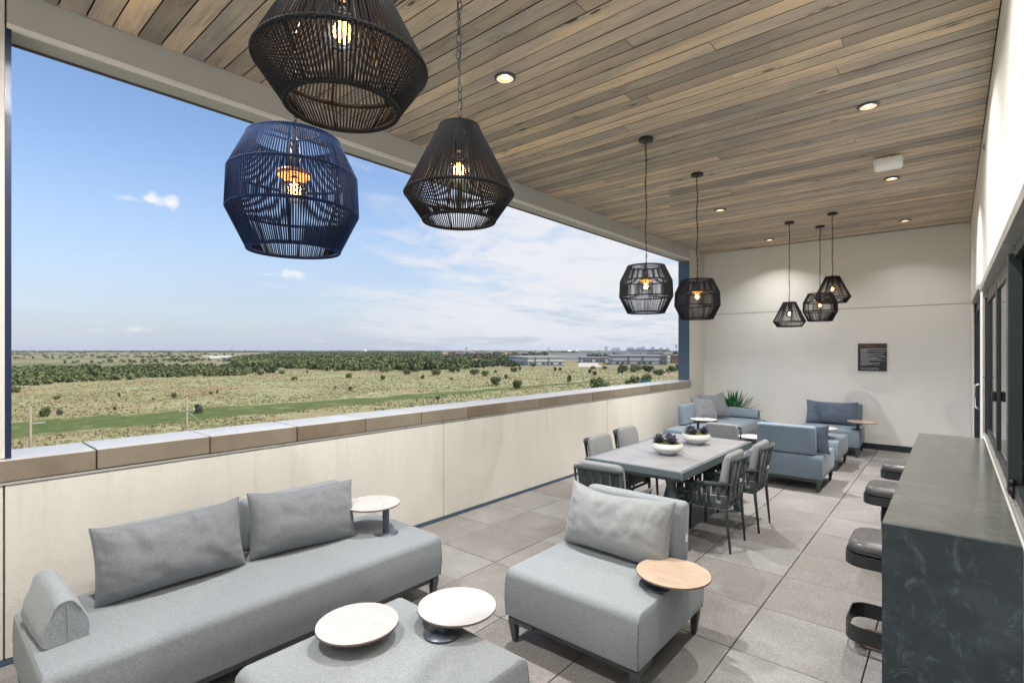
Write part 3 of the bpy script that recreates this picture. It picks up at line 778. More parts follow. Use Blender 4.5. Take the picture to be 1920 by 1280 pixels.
# ------------------------------------------------------------------ near lounge group
sofa = thing('lounge_sofa', 'long armless grey sofa platform against the parapet in the left foreground', 'sofa', (-3.09, 1.36, 0), R(90))
seat_module(sofa, 2.05, .82, M['fabric_mid'])
back_panel(sofa, .66, .325, .105, (-.365, .335, .425), tilt=R(-3), mat=M['fabric_mid'])
back_panel(sofa, .69, .325, .105, (.355, .335, .425), tilt=R(-3), mat=M['fabric_mid'])
o = link('arm_bolster', bolster_mesh(.37, .165, .235, M['fabric_light'], 2), None, (-3.115, .435, .428), (0, 0, R(4)))
tag(o, 'wedge shaped pale grey arm cushion standing on the left end of the long sofa', 'cushion')
# pillow: local -y face looks at +X when rotated by 90 degrees
pillow('dark grey pillow with a wrinkled top beside the arm cushion, on the long sofa', (-3.195, .945, .430), R(86.5), R(-13), .70, .39, .255, 4, M['fabric_pillow'], 'dark pillows on the long sofa', roll=R(-1.5), wr=1.5, sag=.028)
pillow('dark grey pillow beside the small table at the far end of the long sofa', (-3.160, 1.665, .428), R(84), R(-16), .68, .39, .235, 9, M['fabric_pillow'], 'dark pillows on the long sofa', roll=R(2.5), wr=1.1, sag=.015)
swivel_table('white round swivel table at the far end of the long sofa', (-3.00, 2.16), (-3.14, 2.145), .425, .615, .193, M['disc_white'])

ott = thing('ottoman', 'square grey ottoman carrying two white swivel tables in the foreground', 'ottoman', (-1.765, 1.265, 0))
seat_module(ott, .83, .84, M['fabric_light'])
swivel_table('white round swivel table nearest the camera on the foreground ottoman, its post hidden', (-2.03, 1.245), (-1.998, 1.290), .435, .50, .178, M['disc_white'])
swivel_table('white round swivel table on the foreground ottoman with its steel base disc showing', (-1.738, 1.553), (-1.775, 1.680), .435, .50, .185, M['disc_white'])

chair = thing('lounge_chair', 'large armless grey lounge chair in the foreground with a wood topped swivel table', 'lounge chair', (-1.565, 2.690, 0))
seat_module(chair, .845, .84, M['fabric_light'])
back_panel(chair, .68, .36, .11, (.01, .335, .425), tilt=R(-4), mat=M['fabric_light'])
pillow('big pale grey pillow with puckered top on the foreground lounge chair', (-1.60, 2.825, .430), 0, R(-13), .72, .40, .25, 21, M['fabric_pale'], wr=1.5, roll=R(1.5), sag=.03)
swivel_table('round light oak swivel table on the foreground lounge chair', (-1.222, 2.617), (-1.150, 2.690), .428, .50, .195, M['disc_oak'])

# ------------------------------------------------------------------ far lounge group
FG = 'lounge seats at the far end of the terrace'
def seat_thing(name, label, cat, loc, rz, w, d, mat, group=None):
    t = thing(name, label, cat, loc, rz, group); seat_module(t, w, d, mat); return t
a_ = seat_thing('lounge_chair', 'blue grey lounge chair behind the dining table with its back to the camera', 'lounge chair', (-1.60, 7.455, 0), R(180), .845, .84, M['fabric_blue'])
back_panel(a_, .66, .35, .11, (-.02, .335, .43), tilt=R(-4), mat=M['fabric_blue'])
pillow('dark slate pillow seen edge on against the chair back behind the dining table', (-1.50, 7.27, .435), R(180), R(-13), .74, .37, .17, 31, M['fabric_slate'])
swivel_table('round white swivel table half hidden between the dining table and the chair back', (-2.00, 7.50), (-2.09, 7.60), .43, .505, .20, M['disc_white'])
b_ = seat_thing('ottoman', 'blue grey ottoman in the middle of the far lounge group', 'ottoman', (-1.63, 8.83, 0), 0, .85, .85, M['fabric_blue'])
swivel_table('round pale swivel table on the far ottoman, seen over the chair back', (-1.50, 8.66), (-1.45, 8.60), .43, .575, .21, M['disc_white'])
c_ = seat_thing('lounge_chair', 'blue lounge chair against the far wall facing the camera', 'lounge chair', (-1.55, 10.13, 0), R(1.5), .85, .84, M['fabric_blue'])
back_panel(c_, .70, .36, .11, (.055, .325, .43), tilt=R(-4), mat=M['fabric_blue'])
pillow('wide slate blue pillow on the chair against the far wall', (-1.58, 10.24, .435), R(1), R(-13), .76, .40, .17, 41, M['fabric_slate'])
swivel_table('round oak swivel table on the right of the chair by the far wall', (-1.16, 9.93), (-1.08, 9.80), .43, .57, .21, M['disc_oak'])
d_ = seat_thing('lounge_sofa', 'blue grey sofa in the far corner beside the parapet with an arm roll', 'sofa', (-3.14, 9.17, 0), R(90), 2.45, .84, M['fabric_blue'])
back_panel(d_, .86, .345, .11, (-.30, .325, .43), tilt=R(-4), mat=M['fabric_blue'])
o = link('arm_bolster', bolster_mesh(.74, .20, .19, M['fabric_blue'], 5), None, (-3.10, 10.23, .435), (0, 0, 0)); tag(o, 'low blue grey arm roll at the corner end of the far sofa', 'cushion')
pillow('grey scatter pillow slumped on the far corner sofa, nearer the parapet end', (-3.26, 9.05, .445), R(66), R(-26), .50, .46, .20, 51, M['fabric_pillow'], 'scatter pillows on the far corner sofa', roll=R(10), wr=1.4)
pillow('dark grey scatter pillow propped upright near the arm roll of the corner sofa', (-3.28, 9.62, .445), R(45), R(-18), .50, .48, .18, 57, M['fabric_pillow'], 'scatter pillows on the far corner sofa', roll=R(-6), wr=1.2)
swivel_table('round pale swivel table standing in front of the far corner sofa pillows', (-3.10, 8.22), (-2.98, 8.13), .43, .615, .20, M['disc_white'])

# ------------------------------------------------------------------ dining table
TX, TY, TZ = -2.118, 5.0, .71
tb = thing('dining_table', 'long grey outdoor dining table with ceramic top and splayed steel legs', 'table', (TX, TY, 0))
hw, hl = .467, .94
for s in (-1, 1):
    MB().box(-hw + .034, hw - .034, (-hl + .030 if s < 0 else .0015), (-.0015 if s < 0 else hl - .030), TZ - .014, TZ, bevel=.0015).build('top_panel', M['table_top'], tb)
fr = MB()
fr.box(-hw, -hw + .033, -hl, hl, TZ - .068, TZ - .001, bevel=.003); fr.box(hw - .033, hw, -hl, hl, TZ - .068, TZ - .001, bevel=.003)
fr.box(-hw + .0335, hw - .0335, -hl + .002, -hl + .029, TZ - .060, TZ - .002, bevel=.002); fr.box(-hw + .0335, hw - .0335, hl - .029, hl - .002, TZ - .060, TZ - .002, bevel=.002)
fr.box(-hw + .0335, hw - .0335, -.05, .05, TZ - .058, TZ - .016)
fr.build('apron', M['table_leg'], tb)
for q in (-hl + .05, hl - .085): MB().box(-hw + .06, hw - .06, q, q + .035, TZ - .095, TZ - .062).build('under_rail', M['table_leg'], tb)
for s in (-1, 1):
    for q in (-1, 1):
        mb = MB(); a, b = .033, .022
        def sq(x, y, z): return [(x - a, y - b, z), (x + a, y - b, z), (x + a, y + b, z), (x - a, y + b, z)]
        mb.loft([sq(q * .395, s * .70, 0), sq(q * .23, s * .70, TZ - .063)], smooth=False)
        mb.build('leg', M['table_leg'], tb)
MB().box(-.022, .022, -.68, .68, TZ - .13, TZ - .070).build('spine_beam', M['table_leg'], tb)

# ------------------------------------------------------------------ dining chairs
def strap_mesh(var):
    """one woven strap: unit height on z, width on x, weaving before and behind the middle rod"""
    mb = MB(); n = 14; rings = []
    for k in range(n + 1):
        t = k / n
        y = (.010 if var else -.010) * math.sin(math.pi * 2 * t) * (1 if True else 1)
        w = .0185 * (1 - .30 * math.exp(-((t - .5) / .13) ** 2)) * (.92 + .08 * math.cos(4 * math.pi * t))
        th = .0022
        rings.append([(-w, y - th, t), (w, y - th, t), (w, y + th, t), (-w, y + th, t)])
    mb.loft(rings, smooth=False)
    return mb.mesh('strap', M['strap'])
SM = [strap_mesh(0), strap_mesh(1)]
def make_dining_chair(label):
    """faces local -y; the back is at +y"""
    c = thing('dining_chair', label, 'chair', (0, 0, 0), 0, 'woven strap dining chairs round the grey table')
    # seat
    mb = soft_box(.415, .44, .385, .455, rt=.026, rb=.02, bulge=.006, cr=.05, crown=.008); mb.build('seat_cushion', M['fabric_pale'], c)
    mb = MB(); mb.tube([(-.19, -.235, .375), (.19, -.235, .375), (.205, .0, .375), (.195, .215, .375), (-.195, .215, .375), (-.205, 0, .375)], .013, 6, closed=True); mb.build('seat_frame', M['metal_dark'], c)
    for sx_ in (-1, 1):
        mb = MB(); mb.tube([(sx_ * .190, -.245, 0), (sx_ * .205, -.235, .36), (sx_ * .212, -.225, .545)], [.009, .0155, .0135], 8); mb.build('leg', M['metal_dark'], c)
        mb = MB(); mb.tube([(sx_ * .197, .250, 0), (sx_ * .205, .215, .38), (sx_ * .207, .268, .775)], [.009, .0155, .012], 8); mb.build('leg', M['metal_dark'], c)
        mb = MB(); mb.tube([(sx_ * .212, -.228, .548), (sx_ * .222, -.1, .553), (sx_ * .222, .1, .566), (sx_ * .210, .240, .580)], [.017, .019, .019, .017], 8); mb.build('arm_rail', M['strap'], c)
        mb = MB(); mb.tube([(sx_ * .213, -.228, .46), (sx_ * .220, .1, .47), (sx_ * .208, .232, .475)], .004, 5); mb.build('rod', M['metal_light'], c)
        nA = 11
        for k in range(nA):
            t = (k + .5) / nA; y = -.215 + .43 * t
            xt = .2125 + .010 * math.sin(math.pi * t)
            b = Vector((sx_ * (xt - .004), y, .358)); tp = Vector((sx_ * xt, y * 1.0, .548 + .028 * t))
            place_strap(c, b, tp, R(90), k % 2)
    mb = MB(); mb.tube([(-.207, .268, .772), (-.16, .295, .782), (0, .310, .785), (.16, .295, .782), (.207, .268, .772)], .017, 8); mb.build('back_rail', M['strap'], c)
    mb = MB(); mb.tube([(-.203, .236, .57), (0, .272, .575), (.203, .236, .57)], .004, 5); mb.build('rod', M['metal_light'], c)
    nB = 10
    for k in range(nB):
        t = (k + .5) / nB; x = -.185 + .37 * t; bow = 1 - (2 * t - 1) ** 2
        place_strap(c, Vector((x, .208 + .022 * bow, .37)), Vector((x, .270 + .038 * bow, .780)), R(0), k % 2)
    # back cushion, thin and rounded, leaning on the straps
    mb = soft_box(.385, .40, -.032, .032, rt=.028, rb=.028, bulge=.004, cr=.05, crown=.010)
    for i, p in enumerate(mb.v):      # gentle wave towards the top, as a soft pad hangs
        mb.v[i] = (p[0], p[1], p[2] + .012 * math.cos(p[1] * 8 + .6))
    mb.build('back_cushion', M['fabric_pale'], c, (0, .200, .625), (R(83), 0, 0))
    MB().box(.10, .135, .308, .312, .60, .625).build('care_label', M['white_plastic'], c)
    return c
def place_strap(parent, b, tp, rz, var):
    d = tp - b; L = d.length
    zax = d.normalized(); xax = Vector((math.cos(rz), math.sin(rz), 0)); yax = zax.cross(xax).normalized(); xax = yax.cross(zax)
    Mx = Matrix(((xax.x, yax.x, zax.x * L, b.x), (xax.y, yax.y, zax.y * L, b.y), (xax.z, yax.z, zax.z * L, b.z), (0, 0, 0, 1)))
    o = bpy.data.objects.new('strap', SM[var]); C.objects.link(o); o.parent = parent; o.matrix_local = Mx
    return o
ch = make_dining_chair('woven strap dining chair at the near head of the table, back to the camera')
DG = 'woven strap dining chairs round the grey table'
ch.location = (-2.10, 3.74, 0); ch.rotation_euler = (0, 0, R(180 + 2))
# chair faces local -y; rotate so that it faces the table
CH = [((-1.66, 4.655), R(-90), 'woven strap dining chair on the right side of the table, nearer the camera'),
      ((-1.62, 5.325), R(-89), 'woven strap dining chair on the right side of the table, farther from the camera'),
      ((-2.565, 4.66), R(90), 'dining chair on the parapet side of the table, nearer the camera'),
      ((-2.62, 5.36), R(90), 'dining chair on the parapet side of the table, farther from the camera'),
      ((-2.10, 6.10), R(0), 'dining chair at the far head of the table facing the camera behind the bowls')]
for (x, y), rz, lb_ in CH: dup(ch, (x, y, 0), rz, lb_, DG)

# ------------------------------------------------------------------ succulent bowls
def leaf_points(L, w, th, curl):
    """pointed fleshy leaf along +x rising to +z"""
    V_, F_ = [], []
    n = 5
    for k in range(n + 1):
        t = k / n; ww = w * (math.sin(math.pi * min(1, .16 + t * .84)) ** .7) * (1 if t < 1 else 0) + .0004
        x = L * t; z = curl * t * t * L
        V_ += [(x, -ww, z + ww * .35), (x, 0, z - th * (1 - t) - ww * .1), (x, ww, z + ww * .35), (x, 0, z + th * .3 * (1 - t))]
    for k in range(n):
        for i in range(4):
            j = (i + 1) % 4; F_.append((k * 4 + i, k * 4 + j, (k + 1) * 4 + j, (k + 1) * 4 + i))
    F_.append((0, 3, 2, 1))
    return V_, F_
SL = []
for (L, w, cu) in ((.062, .013, .12), (.052, .013, .35), (.036, .010, .55)):
    mb = MB(); V_, F_ = leaf_points(L, w, .004, cu); mb.add(V_, F_, True); SL.append(mb.mesh('leaf', M['succulent']))
def bowl(label, x, y, seed, r=.150):
    rs = random.Random(seed)
    t = thing('planter_bowl', label, 'planter', (x, y, TZ), rs.uniform(0, 6), 'succulent bowls on the dining table')
    MB().lathe([(.0, .0), (.068, 0), (.072, .004), (r * .98, .058), (r, .068), (r * .985, .078), (r * .90, .108), (r * .87, .110), (r * .85, .104), (r * .86, .085), (.0, .082)], 40).build('bowl', M['bowl'], t)
    mb = MB()
    rings = []
    for k in range(7):
        rr_ = r * .85 * (1 - k / 6.5); ring = []
        for i in range(28):
            a = 2 * math.pi * i / 28
            ring.append((rr_ * math.cos(a), rr_ * math.sin(a), .094 + .020 * (1 - (rr_ / r) ** 2) + .008 * mnoise.noise(Vector((math.cos(a) * rr_ * 40, math.sin(a) * rr_ * 40, seed)))))
        rings.append(ring)
    mb.loft(rings, True, True, True); o = mb.build('moss_bed', M['moss'], t); tag(o, kind='stuff')
    for i in range(3):
        a = 2.1 * i + rs.uniform(-.25, .25); rr_ = r * (.50)
        cx_, cy_ = rr_ * math.cos(a), rr_ * math.sin(a); sc_ = rs.uniform(1.02, 1.25)
        p = MB().tube([(0, 0, 0), (0, 0, .02)], .008, 6).build('rosette', M['succulent'], t, (cx_, cy_, .108), (rs.uniform(-.25, .25), rs.uniform(-.25, .25), 0))
        p.scale = (sc_, sc_, sc_)
        for ring_, (nl, me, tilt, z) in enumerate(((9, SL[0], 8, .010), (8, SL[0], 30, .014), (7, SL[1], 50, .018), (6, SL[2], 68, .022))):
            for k in range(nl):
                b = 2 * math.pi * (k + .5 * ring_) / nl + rs.uniform(-.12, .12)
                l = link('leaf', me, p, (.004 * math.cos(b), .004 * math.sin(b), z), (0, -R(tilt + rs.uniform(-7, 7)), b))
                q = rs.uniform(.85, 1.15); l.scale = (q, q, q)
    return t
bowl('white bowl of dark succulents nearer the camera on the dining table', -2.065, 4.70, 5)
bowl('white bowl of dark succulents set farther back on the dining table', -2.060, 5.41, 12)

# ------------------------------------------------------------------ agave in the far corner
ag = thing('agave_plant', 'spiky green agave in a pot behind the far corner sofa', 'plant', (-3.27, 10.50, 0))
MB().lathe([(0, 0), (.13, 0), (.17, .40), (.175, .42), (.155, .42), (.15, .385), (0, .385)], 24).build('pot', M['pot'], ag)
MB().lathe([(0.001, .392), (.08, .392), (.148, .386)], 16).build('soil', M['soil'], ag)
random.seed(8)
for k in range(46):
    a = k * 2.39996; el = R(24 + 62 * (k / 46) + random.uniform(-6, 6)); L = random.uniform(.46, .60) * (1 if k < 34 else .95)
    mb = MB(); V_ = []; F_ = []; n = 7; bend = random.uniform(-.12, .20) * (1 - k / 50)
    for i in range(n + 1):
        t = i / n; w = .026 * (math.sin(math.pi * min(1, .25 + .75 * t)) ** .8) + .0006; e = el + bend * t * 1.3
        r0 = L * t * math.cos(e); z = L * t * math.sin(e)
        V_ += [(r0, -w, z + w * .45), (r0, 0, z), (r0, w, z + w * .45), (r0 + .001, 0, z + .005 * (1 - t))]
    for i in range(n):
        for q in range(4):
            j = (q + 1) % 4; F_.append((i * 4 + q, i * 4 + j, (i + 1) * 4 + j, (i + 1) * 4 + q))
    mb.add(V_, F_, True); mb.build('leaf', M['agave'], ag, (.012 * math.cos(a), .012 * math.sin(a), .40), (0, 0, a))

# ------------------------------------------------------------------ bar counter and stools
ct = thing('bar_counter', 'long dark stone bar counter with a waterfall end along the right wall', 'counter', (0, 0, 0))
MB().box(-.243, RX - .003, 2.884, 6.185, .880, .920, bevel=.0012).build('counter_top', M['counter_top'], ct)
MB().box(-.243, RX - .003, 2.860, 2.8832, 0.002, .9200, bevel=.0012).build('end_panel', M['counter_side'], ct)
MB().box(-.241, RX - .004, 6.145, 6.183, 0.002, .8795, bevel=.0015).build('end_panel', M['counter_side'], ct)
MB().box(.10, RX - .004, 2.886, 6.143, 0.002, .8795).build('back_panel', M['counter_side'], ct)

def ring_band(mb, w, d, cr, z0, z1, th):
    o1 = rrect(w, d, cr, 5, z0); o2 = rrect(w, d, cr, 5, z1); i2 = rrect(w - 2 * th, d - 2 * th, cr - th, 5, z1); i1 = rrect(w - 2 * th, d - 2 * th, cr - th, 5, z0)
    mb.loft([o1, o2, i2, i1, o1], True, False, False)
def make_stool(label):
    s = thing('bar_stool', label, 'bar stool', (0, 0, 0), 0, 'bar stools along the stone counter')
    mb = MB(); rings = []
    for z, ins in ((.560, .012), (.566, .004), (.592, .0), (.612, .004), (.624, .016), (.630, .040), (.632, .09), (.631, .15)): rings.append(rrect(.37, .37, .085, 6, z, ins))
    mb.loft(rings, True, True, True); mb.build('seat_pad', M['leather'], s)
    mb = MB(); mb.tube([(p[0], p[1], .572) for p in rrect(.372, .372, .085, 6, 0, 0)], .0035, 4, closed=True); mb.build('piping', M['stool_metal'], s)
    mb = MB(); ring_band(mb, .395, .395, .095, .495, .560, .006); mb.loft([rrect(.37, .37, .085, 5, .552), rrect(.37, .37, .085, 5, .559)], True, True, False); mb.build('seat_pan', M['stool_metal'], s)
    MB().tube([(.06, 0, .02), (.06, 0, .552)], .030, 16).build('post', M['stool_metal'], s)
    mb = MB(); mb.loft([rrect(.25, .25, .05, 4, 0), rrect(.25, .25, .05, 4, .010), rrect(.23, .23, .045, 4, .014)], True, True, False)
    mb.build('base_plate', M['footplate'], s, (-.02, .05, 0))
    mb = MB(); ring_band(mb, .395, .37, .085, .070, .158, .007); mb.box(.03, .20, -.012, .012, .09, .12); mb.build('foot_ring', M['stool_metal'], s)
    return s
st = make_stool('charcoal bar stool nearest the camera with its foot ring showing beside the counter'); st.location = (-.272, 3.62, 0)
dup(st, (-.345, 5.07, 0), R(180), 'charcoal bar stool in the middle of the three along the counter')
dup(st, (-.325, 6.13, 0), 0, 'charcoal bar stool farthest from the camera at the end of the counter')
# the middle stool is turned, its foot ring towards the counter

# ================================================================== CEILING FIXTURES
def downlight(x, y, label):
    t = thing('downlight', label, 'downlight', (x, y, CZ - .012), 0, 'recessed downlights in the plank ceiling')
    MB().lathe([(.056, .006), (.057, -.003), (.066, -.004), (.076, .0), (.079, .0115)], 32).build('trim_ring', M['metal_dark'], t)
    MB().lathe([(.0565, -.001), (.044, .006), (.030, .009)], 32).build('reflector', M['can'], t)
    MB().lathe([(.0300, .0088), (0.0005, .0090)], 24).build('lamp_lens', M['lens'], t)
    return t
DL = [(-2.472, 2.816, 'recessed downlight nearest the camera, between the hanging lamps'), (-.519, 5.054, 'recessed downlight on the wall side before the white speaker'),
      (-.533, 7.365, 'recessed downlight on the wall side just behind the white speaker'), (-2.495, 7.443, 'recessed downlight over the open side between the two lamp groups'),
      (-2.494, 10.034, 'small far recessed downlight left of the far lamp group'), (-.551, 9.891, 'farthest recessed downlight near the window wall corner'),
      (-.52, 2.80, 'recessed downlight above the end of the counter'), (-.52, .45, 'recessed downlight beside the near end wall'), (-2.49, .45, 'recessed downlight above the foreground ottoman')]
LAMP_W = 43.0
for x, y, lb_ in DL:
    t = downlight(x, y, lb_)
    ld = bpy.data.lights.new('downlight_lamp', 'AREA'); ld.shape = 'DISK'; ld.size = .062; ld.energy = LAMP_W * (.16 if y > 9.5 else 1) * (.98 if x < -2 else .46) * (.75 if y < 1 else 1); ld.color = (1.0, .96, .91); ld.spread = R(160 if y < 6 else 118)
    lo = bpy.data.objects.new('downlight_lamp', ld); C.objects.link(lo); lo.parent = t; lo.location = (0, 0, .004)

sp = thing('ceiling_speaker', 'white rounded outdoor speaker box hung under the plank ceiling', 'speaker', (-.50, 6.50, CZ), R(3))
mb = MB(); rings = []
for y, ins in ((-.075, .030), (-.068, .012), (-.05, 0), (.05, .0), (.07, .015)):
    rings.append([(p[0], y, p[1]) for p in rrect(.245, .105, .030, 5, 0, ins)][::-1])
mb.loft(rings, True, True, True); mb.build('speaker_body', M['white_plastic'], sp, (0, 0, -.078), (R(-8), 0, 0))
MB().tube([(0, .0, -.06), (0, .0, 0)], .012, 8).build('bracket', M['white_plastic'], sp)

for (y, z, lb_) in ((6.10, 3.47, 'small metal sprinkler head on the right wall near the ceiling'), (10.62, 3.64, 'small metal sprinkler head in the far right corner')):
    t = thing('sprinkler_head', lb_, 'sprinkler', (RX, y, z))
    MB().tube([(0, 0, 0), (-.012, 0, 0)], .028, 12).build('escutcheon', M['metal_light'], t)
    mb = MB(); mb.tube([(-.012, 0, 0), (-.06, 0, 0)], .008, 8); mb.build('nozzle', M['metal_light'], t)
    mb = MB(); mb.tube([(-.06, -.0, .0), (-.075, .018, 0), (-.095, 0, 0), (-.075, -.018, 0)], .0025, 5, closed=True); mb.tube([(-.095, 0, 0), (-.099, 0, 0)], .016, 10); mb.build('deflector', M['metal_light'], t)

# ------------------------------------------------------------------ pendants
def link_mesh():
    mb = MB(); pts = []
    for i in range(14):
        a = 2 * math.pi * i / 14; pts.append((.0075 * math.cos(a), 0, .019 * math.sin(a) + (.006 if math.sin(a) > 0 else -.006) * 0))
    mb.tube(pts, .0021, 5, closed=True); return mb.mesh('chain_link', M['black_metal'])
LM = link_mesh()
def pendant(kind, label, x, y, zbot, group, links=False, nrope=None, rope='rope', scale=1.0, power=2.0):
    """kind: barrel / tall_cone / wide_cone; local origin at the canopy on the ceiling"""
    if kind == 'barrel': prof = [(.168, .432), (.234, .295), (.240, .148), (.168, .0)]; n = nrope or 150
    elif kind == 'tall_cone': prof = [(.078, .385), (.222, .108), (.146, .0)]; n = nrope or 118
    else: prof = [(.088, .370), (.225, .075), (.172, .0)]; n = nrope or 100
    prof = [(r * scale, z * scale) for r, z in prof]
    ztop = prof[0][1]; H = CZ
    t = thing('pendant_lamp', label, 'pendant lamp', (x, y, H), random.uniform(0, .3), group)
    zo = zbot - H
    mb = MB(); mb.lathe([(0, .0), (.064, 0), (.066, -.004), (.066, -.026), (.062, -.030), (0, -.030)], 32); mb.build('canopy', M['black_metal'], t)
    # cord hanging loosely along the chain
    pts = []; zt = -.03; zb = zo + ztop + .012
    nseg = 22
    for i in range(nseg + 1):
        tt = i / nseg; pts.append((.006 * math.sin(tt * 19 + x * 7), .006 * math.cos(tt * 15 + y * 5), zt + (zb - zt) * tt))
    cord = MB().tube(pts, .0032, 6).build('cord', M['black_metal'], t)
    nl = max(4, int(round((zt - zb) / .0335)))
    if links:
        for k in range(nl):
            zz = zb + (k + .5) * (zt - zb) / nl
            link('chain_link', LM, cord, (.004 * math.sin(k * .5), .004 * math.cos(k * .37), zz), (random.uniform(-.06, .06), random.uniform(-.08, .08), (k % 2) * math.pi / 2 + random.uniform(-.25, .25) + k * .05))
    else:
        mb = MB()
        for k in range(nl):
            zz = zb + (k + .5) * (zt - zb) / nl; Mx = Matrix.Translation((.004 * math.sin(k * .5), 0, zz)) @ Matrix.Rotation((k % 2) * math.pi / 2 + .05 * k, 4, 'Z')
            pl = [(.0075 * math.cos(2 * math.pi * i / 8), 0, .019 * math.sin(2 * math.pi * i / 8)) for i in range(8)]
            mb.tube(pl, .0021, 4, closed=True, M=Mx)
        mb.build('chain', M['black_metal'], t)
    # ropes
    mb = MB(); rr_ = (.0029 if links else .0025) * scale
    for i in range(n):
        a = 2 * math.pi * i / n + random.uniform(-.004, .004); ca, sa = math.cos(a), math.sin(a); rings = []
        P = prof
        for j, (r, z) in enumerate(P):
            rr2 = r + .0035
            c_0 = Vector((rr2 * ca, rr2 * sa, zo + z)); tx = Vector((-sa, ca, 0)); nx = Vector((ca, sa, 0))
            rings.append([tuple(c_0 + (tx * math.cos(q) + nx * math.sin(q)) * rr_) for q in (0, math.pi * .4, math.pi * .8, math.pi * 1.2, math.pi * 1.6)])
        mb.loft(rings, True, True, True)
    o = mb.build('rope_shade', M[rope], t); tag(o, kind='stuff')
    # wrapped hoops: a rope coil round each hoop
    for j, (r, z) in enumerate(prof):
        mb = MB(); N_ = n * 2; rings = []; thick = (.0075 if j in (0, len(prof) - 1) else .0062) * scale
        for i in range(N_):
            a = 2 * math.pi * i / N_; ca, sa = math.cos(a), math.sin(a); tr_ = thick * (1.12 if i % 2 else .86)
            rings.append([((r + tr_ * math.cos(q)) * ca, (r + tr_ * math.cos(q)) * sa, zo + z + tr_ * math.sin(q)) for q in [2 * math.pi * k / 6 for k in range(6)]])
        rings.append(rings[0]); mb.loft(rings, True, False, True); mb.build('wrapped_hoop', M[rope], t)
    # inner frame
    for i in range(8):
        a = 2 * math.pi * i / 8 + .2; ca, sa = math.cos(a), math.sin(a)
        MB().tube([((r - .006) * ca, (r - .006) * sa, zo + z) for r, z in prof], .0042, 5).build('frame_rib', M['black_metal'], t)
    mb = MB()
    for i in range(3):
        a = 2 * math.pi * i / 3 + .4; mb.tube([(0, 0, zo + ztop), (prof[0][0] * math.cos(a), prof[0][0] * math.sin(a), zo + ztop)], .004, 5)
    mb.tube([(0, 0, zo + ztop + .02), (0, 0, zo + ztop - .015)], .010, 8); mb.build('spider', M['black_metal'], t)
    sk = .10 if kind != 'barrel' else .11
    MB().lathe([(0, zo + ztop - .015), (.020, zo + ztop - .015), (.022, zo + ztop - sk + .01), (.021, zo + ztop - sk), (0, zo + ztop - sk)], 16).build('socket', M['black_metal'], t)
    zc_ = zo + ztop - sk
    if kind == 'barrel': MB().lathe([(.021, zc_ + .004), (.058, zc_ - .004), (.062, zc_ - .022), (.056, zc_ - .022), (.052, zc_ - .008), (.02, zc_ - .002)], 28).build('socket_cup', M['cup'], t)
    # glass envelope and filament
    mb = MB(); gp = []
    rg = .052 * scale
    for k in range(13):
        a = R(20 + 160 * k / 12); gp.append((max(.0008, rg * math.sin(a)), zc_ - .006 - rg - .018 + rg * math.cos(a)))
    gp = [(.019, zc_)] + gp
    b_ = MB().lathe(gp, 28).build('bulb', M['bulb_glass'], t)
    mb = MB(); zm = zc_ - .028 - rg * .9
    for i in range(4):
        a = 2 * math.pi * i / 4 + .5; mb.tube([(.007 * math.cos(a), .007 * math.sin(a), zm + .030), (.011 * math.cos(a), .011 * math.sin(a), zm - .026)], .0022, 6)
    mb.build('filament', M['filament'], b_)
    ld = bpy.data.lights.new('bulb_light', 'POINT'); ld.energy = power; ld.color = (1.0, .50, .20); ld.shadow_soft_size = .03
    lo = bpy.data.objects.new('bulb_light', ld); C.objects.link(lo); lo.parent = t; lo.location = (0, 0, zm)
    return t
random.seed(5)
NG = 'rope pendant lamps of the near cluster'; MG = 'rope pendant lamps over the dining table'; FG_ = 'rope pendant lamps of the far cluster'
pendant('tall_cone', 'big charcoal rope cone lamp nearest the camera, cut by the top of the frame', -1.218, .742, 2.335, NG, True, scale=.97)
pendant('barrel', 'dark rope barrel lamp with a painted blue light fringe hanging against the blue sky in the near cluster', -1.885, .945, 2.075, NG, True, rope='rope_blue_fringe', scale=.95)
pendant('tall_cone', 'charcoal rope cone lamp on a long chain, right one of the near cluster', -1.555, 1.484, 2.235, NG, True)
pendant('barrel', 'rope barrel lamp over the table, hanging against the cloudy sky', -2.184, 4.49, 2.05, MG, True, 124)
pendant('barrel', 'rope barrel lamp over the table, hanging in front of the far corner pillar', -2.182, 5.758, 2.05, MG, True, 124)
pendant('wide_cone', 'lowest small rope cone lamp, left one of the far cluster', -1.924, 8.874, 2.065, FG_, False)
pendant('barrel', 'rope barrel lamp partly behind a cone lamp in the far cluster', -1.609, 9.46, 2.165, FG_, False, 112)
pendant('wide_cone', 'highest small rope cone lamp, right one of the far cluster', -1.320, 8.681, 2.385, FG_, False)

# ------------------------------------------------------------------ sign on the far wall
sg = thing('notice_board', 'black square patio rules sign with white print on the far wall', 'sign', (-1.047, YF - .004, 1.576))
MB().box(-.205, .205, -.012, 0, -.236, .236, bevel=.002).build('sign_panel', M['sign'], sg)
MB().box(-.202, .202, -.0135, -.0118, .165, .233).build('wood_band', M['sign_head'], sg)
def text(body, size, x, z, mat, parent, align='LEFT', y=-.0142):
    cu = bpy.data.curves.new('lettering', 'FONT'); cu.body = body; cu.size = size; cu.align_x = align; cu.extrude = .0004
    o = bpy.data.objects.new('lettering', cu); C.objects.link(o); o.parent = parent; o.location = (x, y, z); o.rotation_euler = (R(90), 0, 0)
    cu.materials.append(mat)
    bpy.context.view_layer.update()
    me = bpy.data.meshes.new_from_object(o.evaluated_get(bpy.context.evaluated_depsgraph_get())); bpy.data.objects.remove(o)
    return link('lettering', me, parent, (x, y, z), (R(90), 0, 0))
text('THE DECK', .036, -.190, .199, M['sign_copper'], sg); text('& PATIO', .036, -.085, .169, M['sign_copper'], sg)
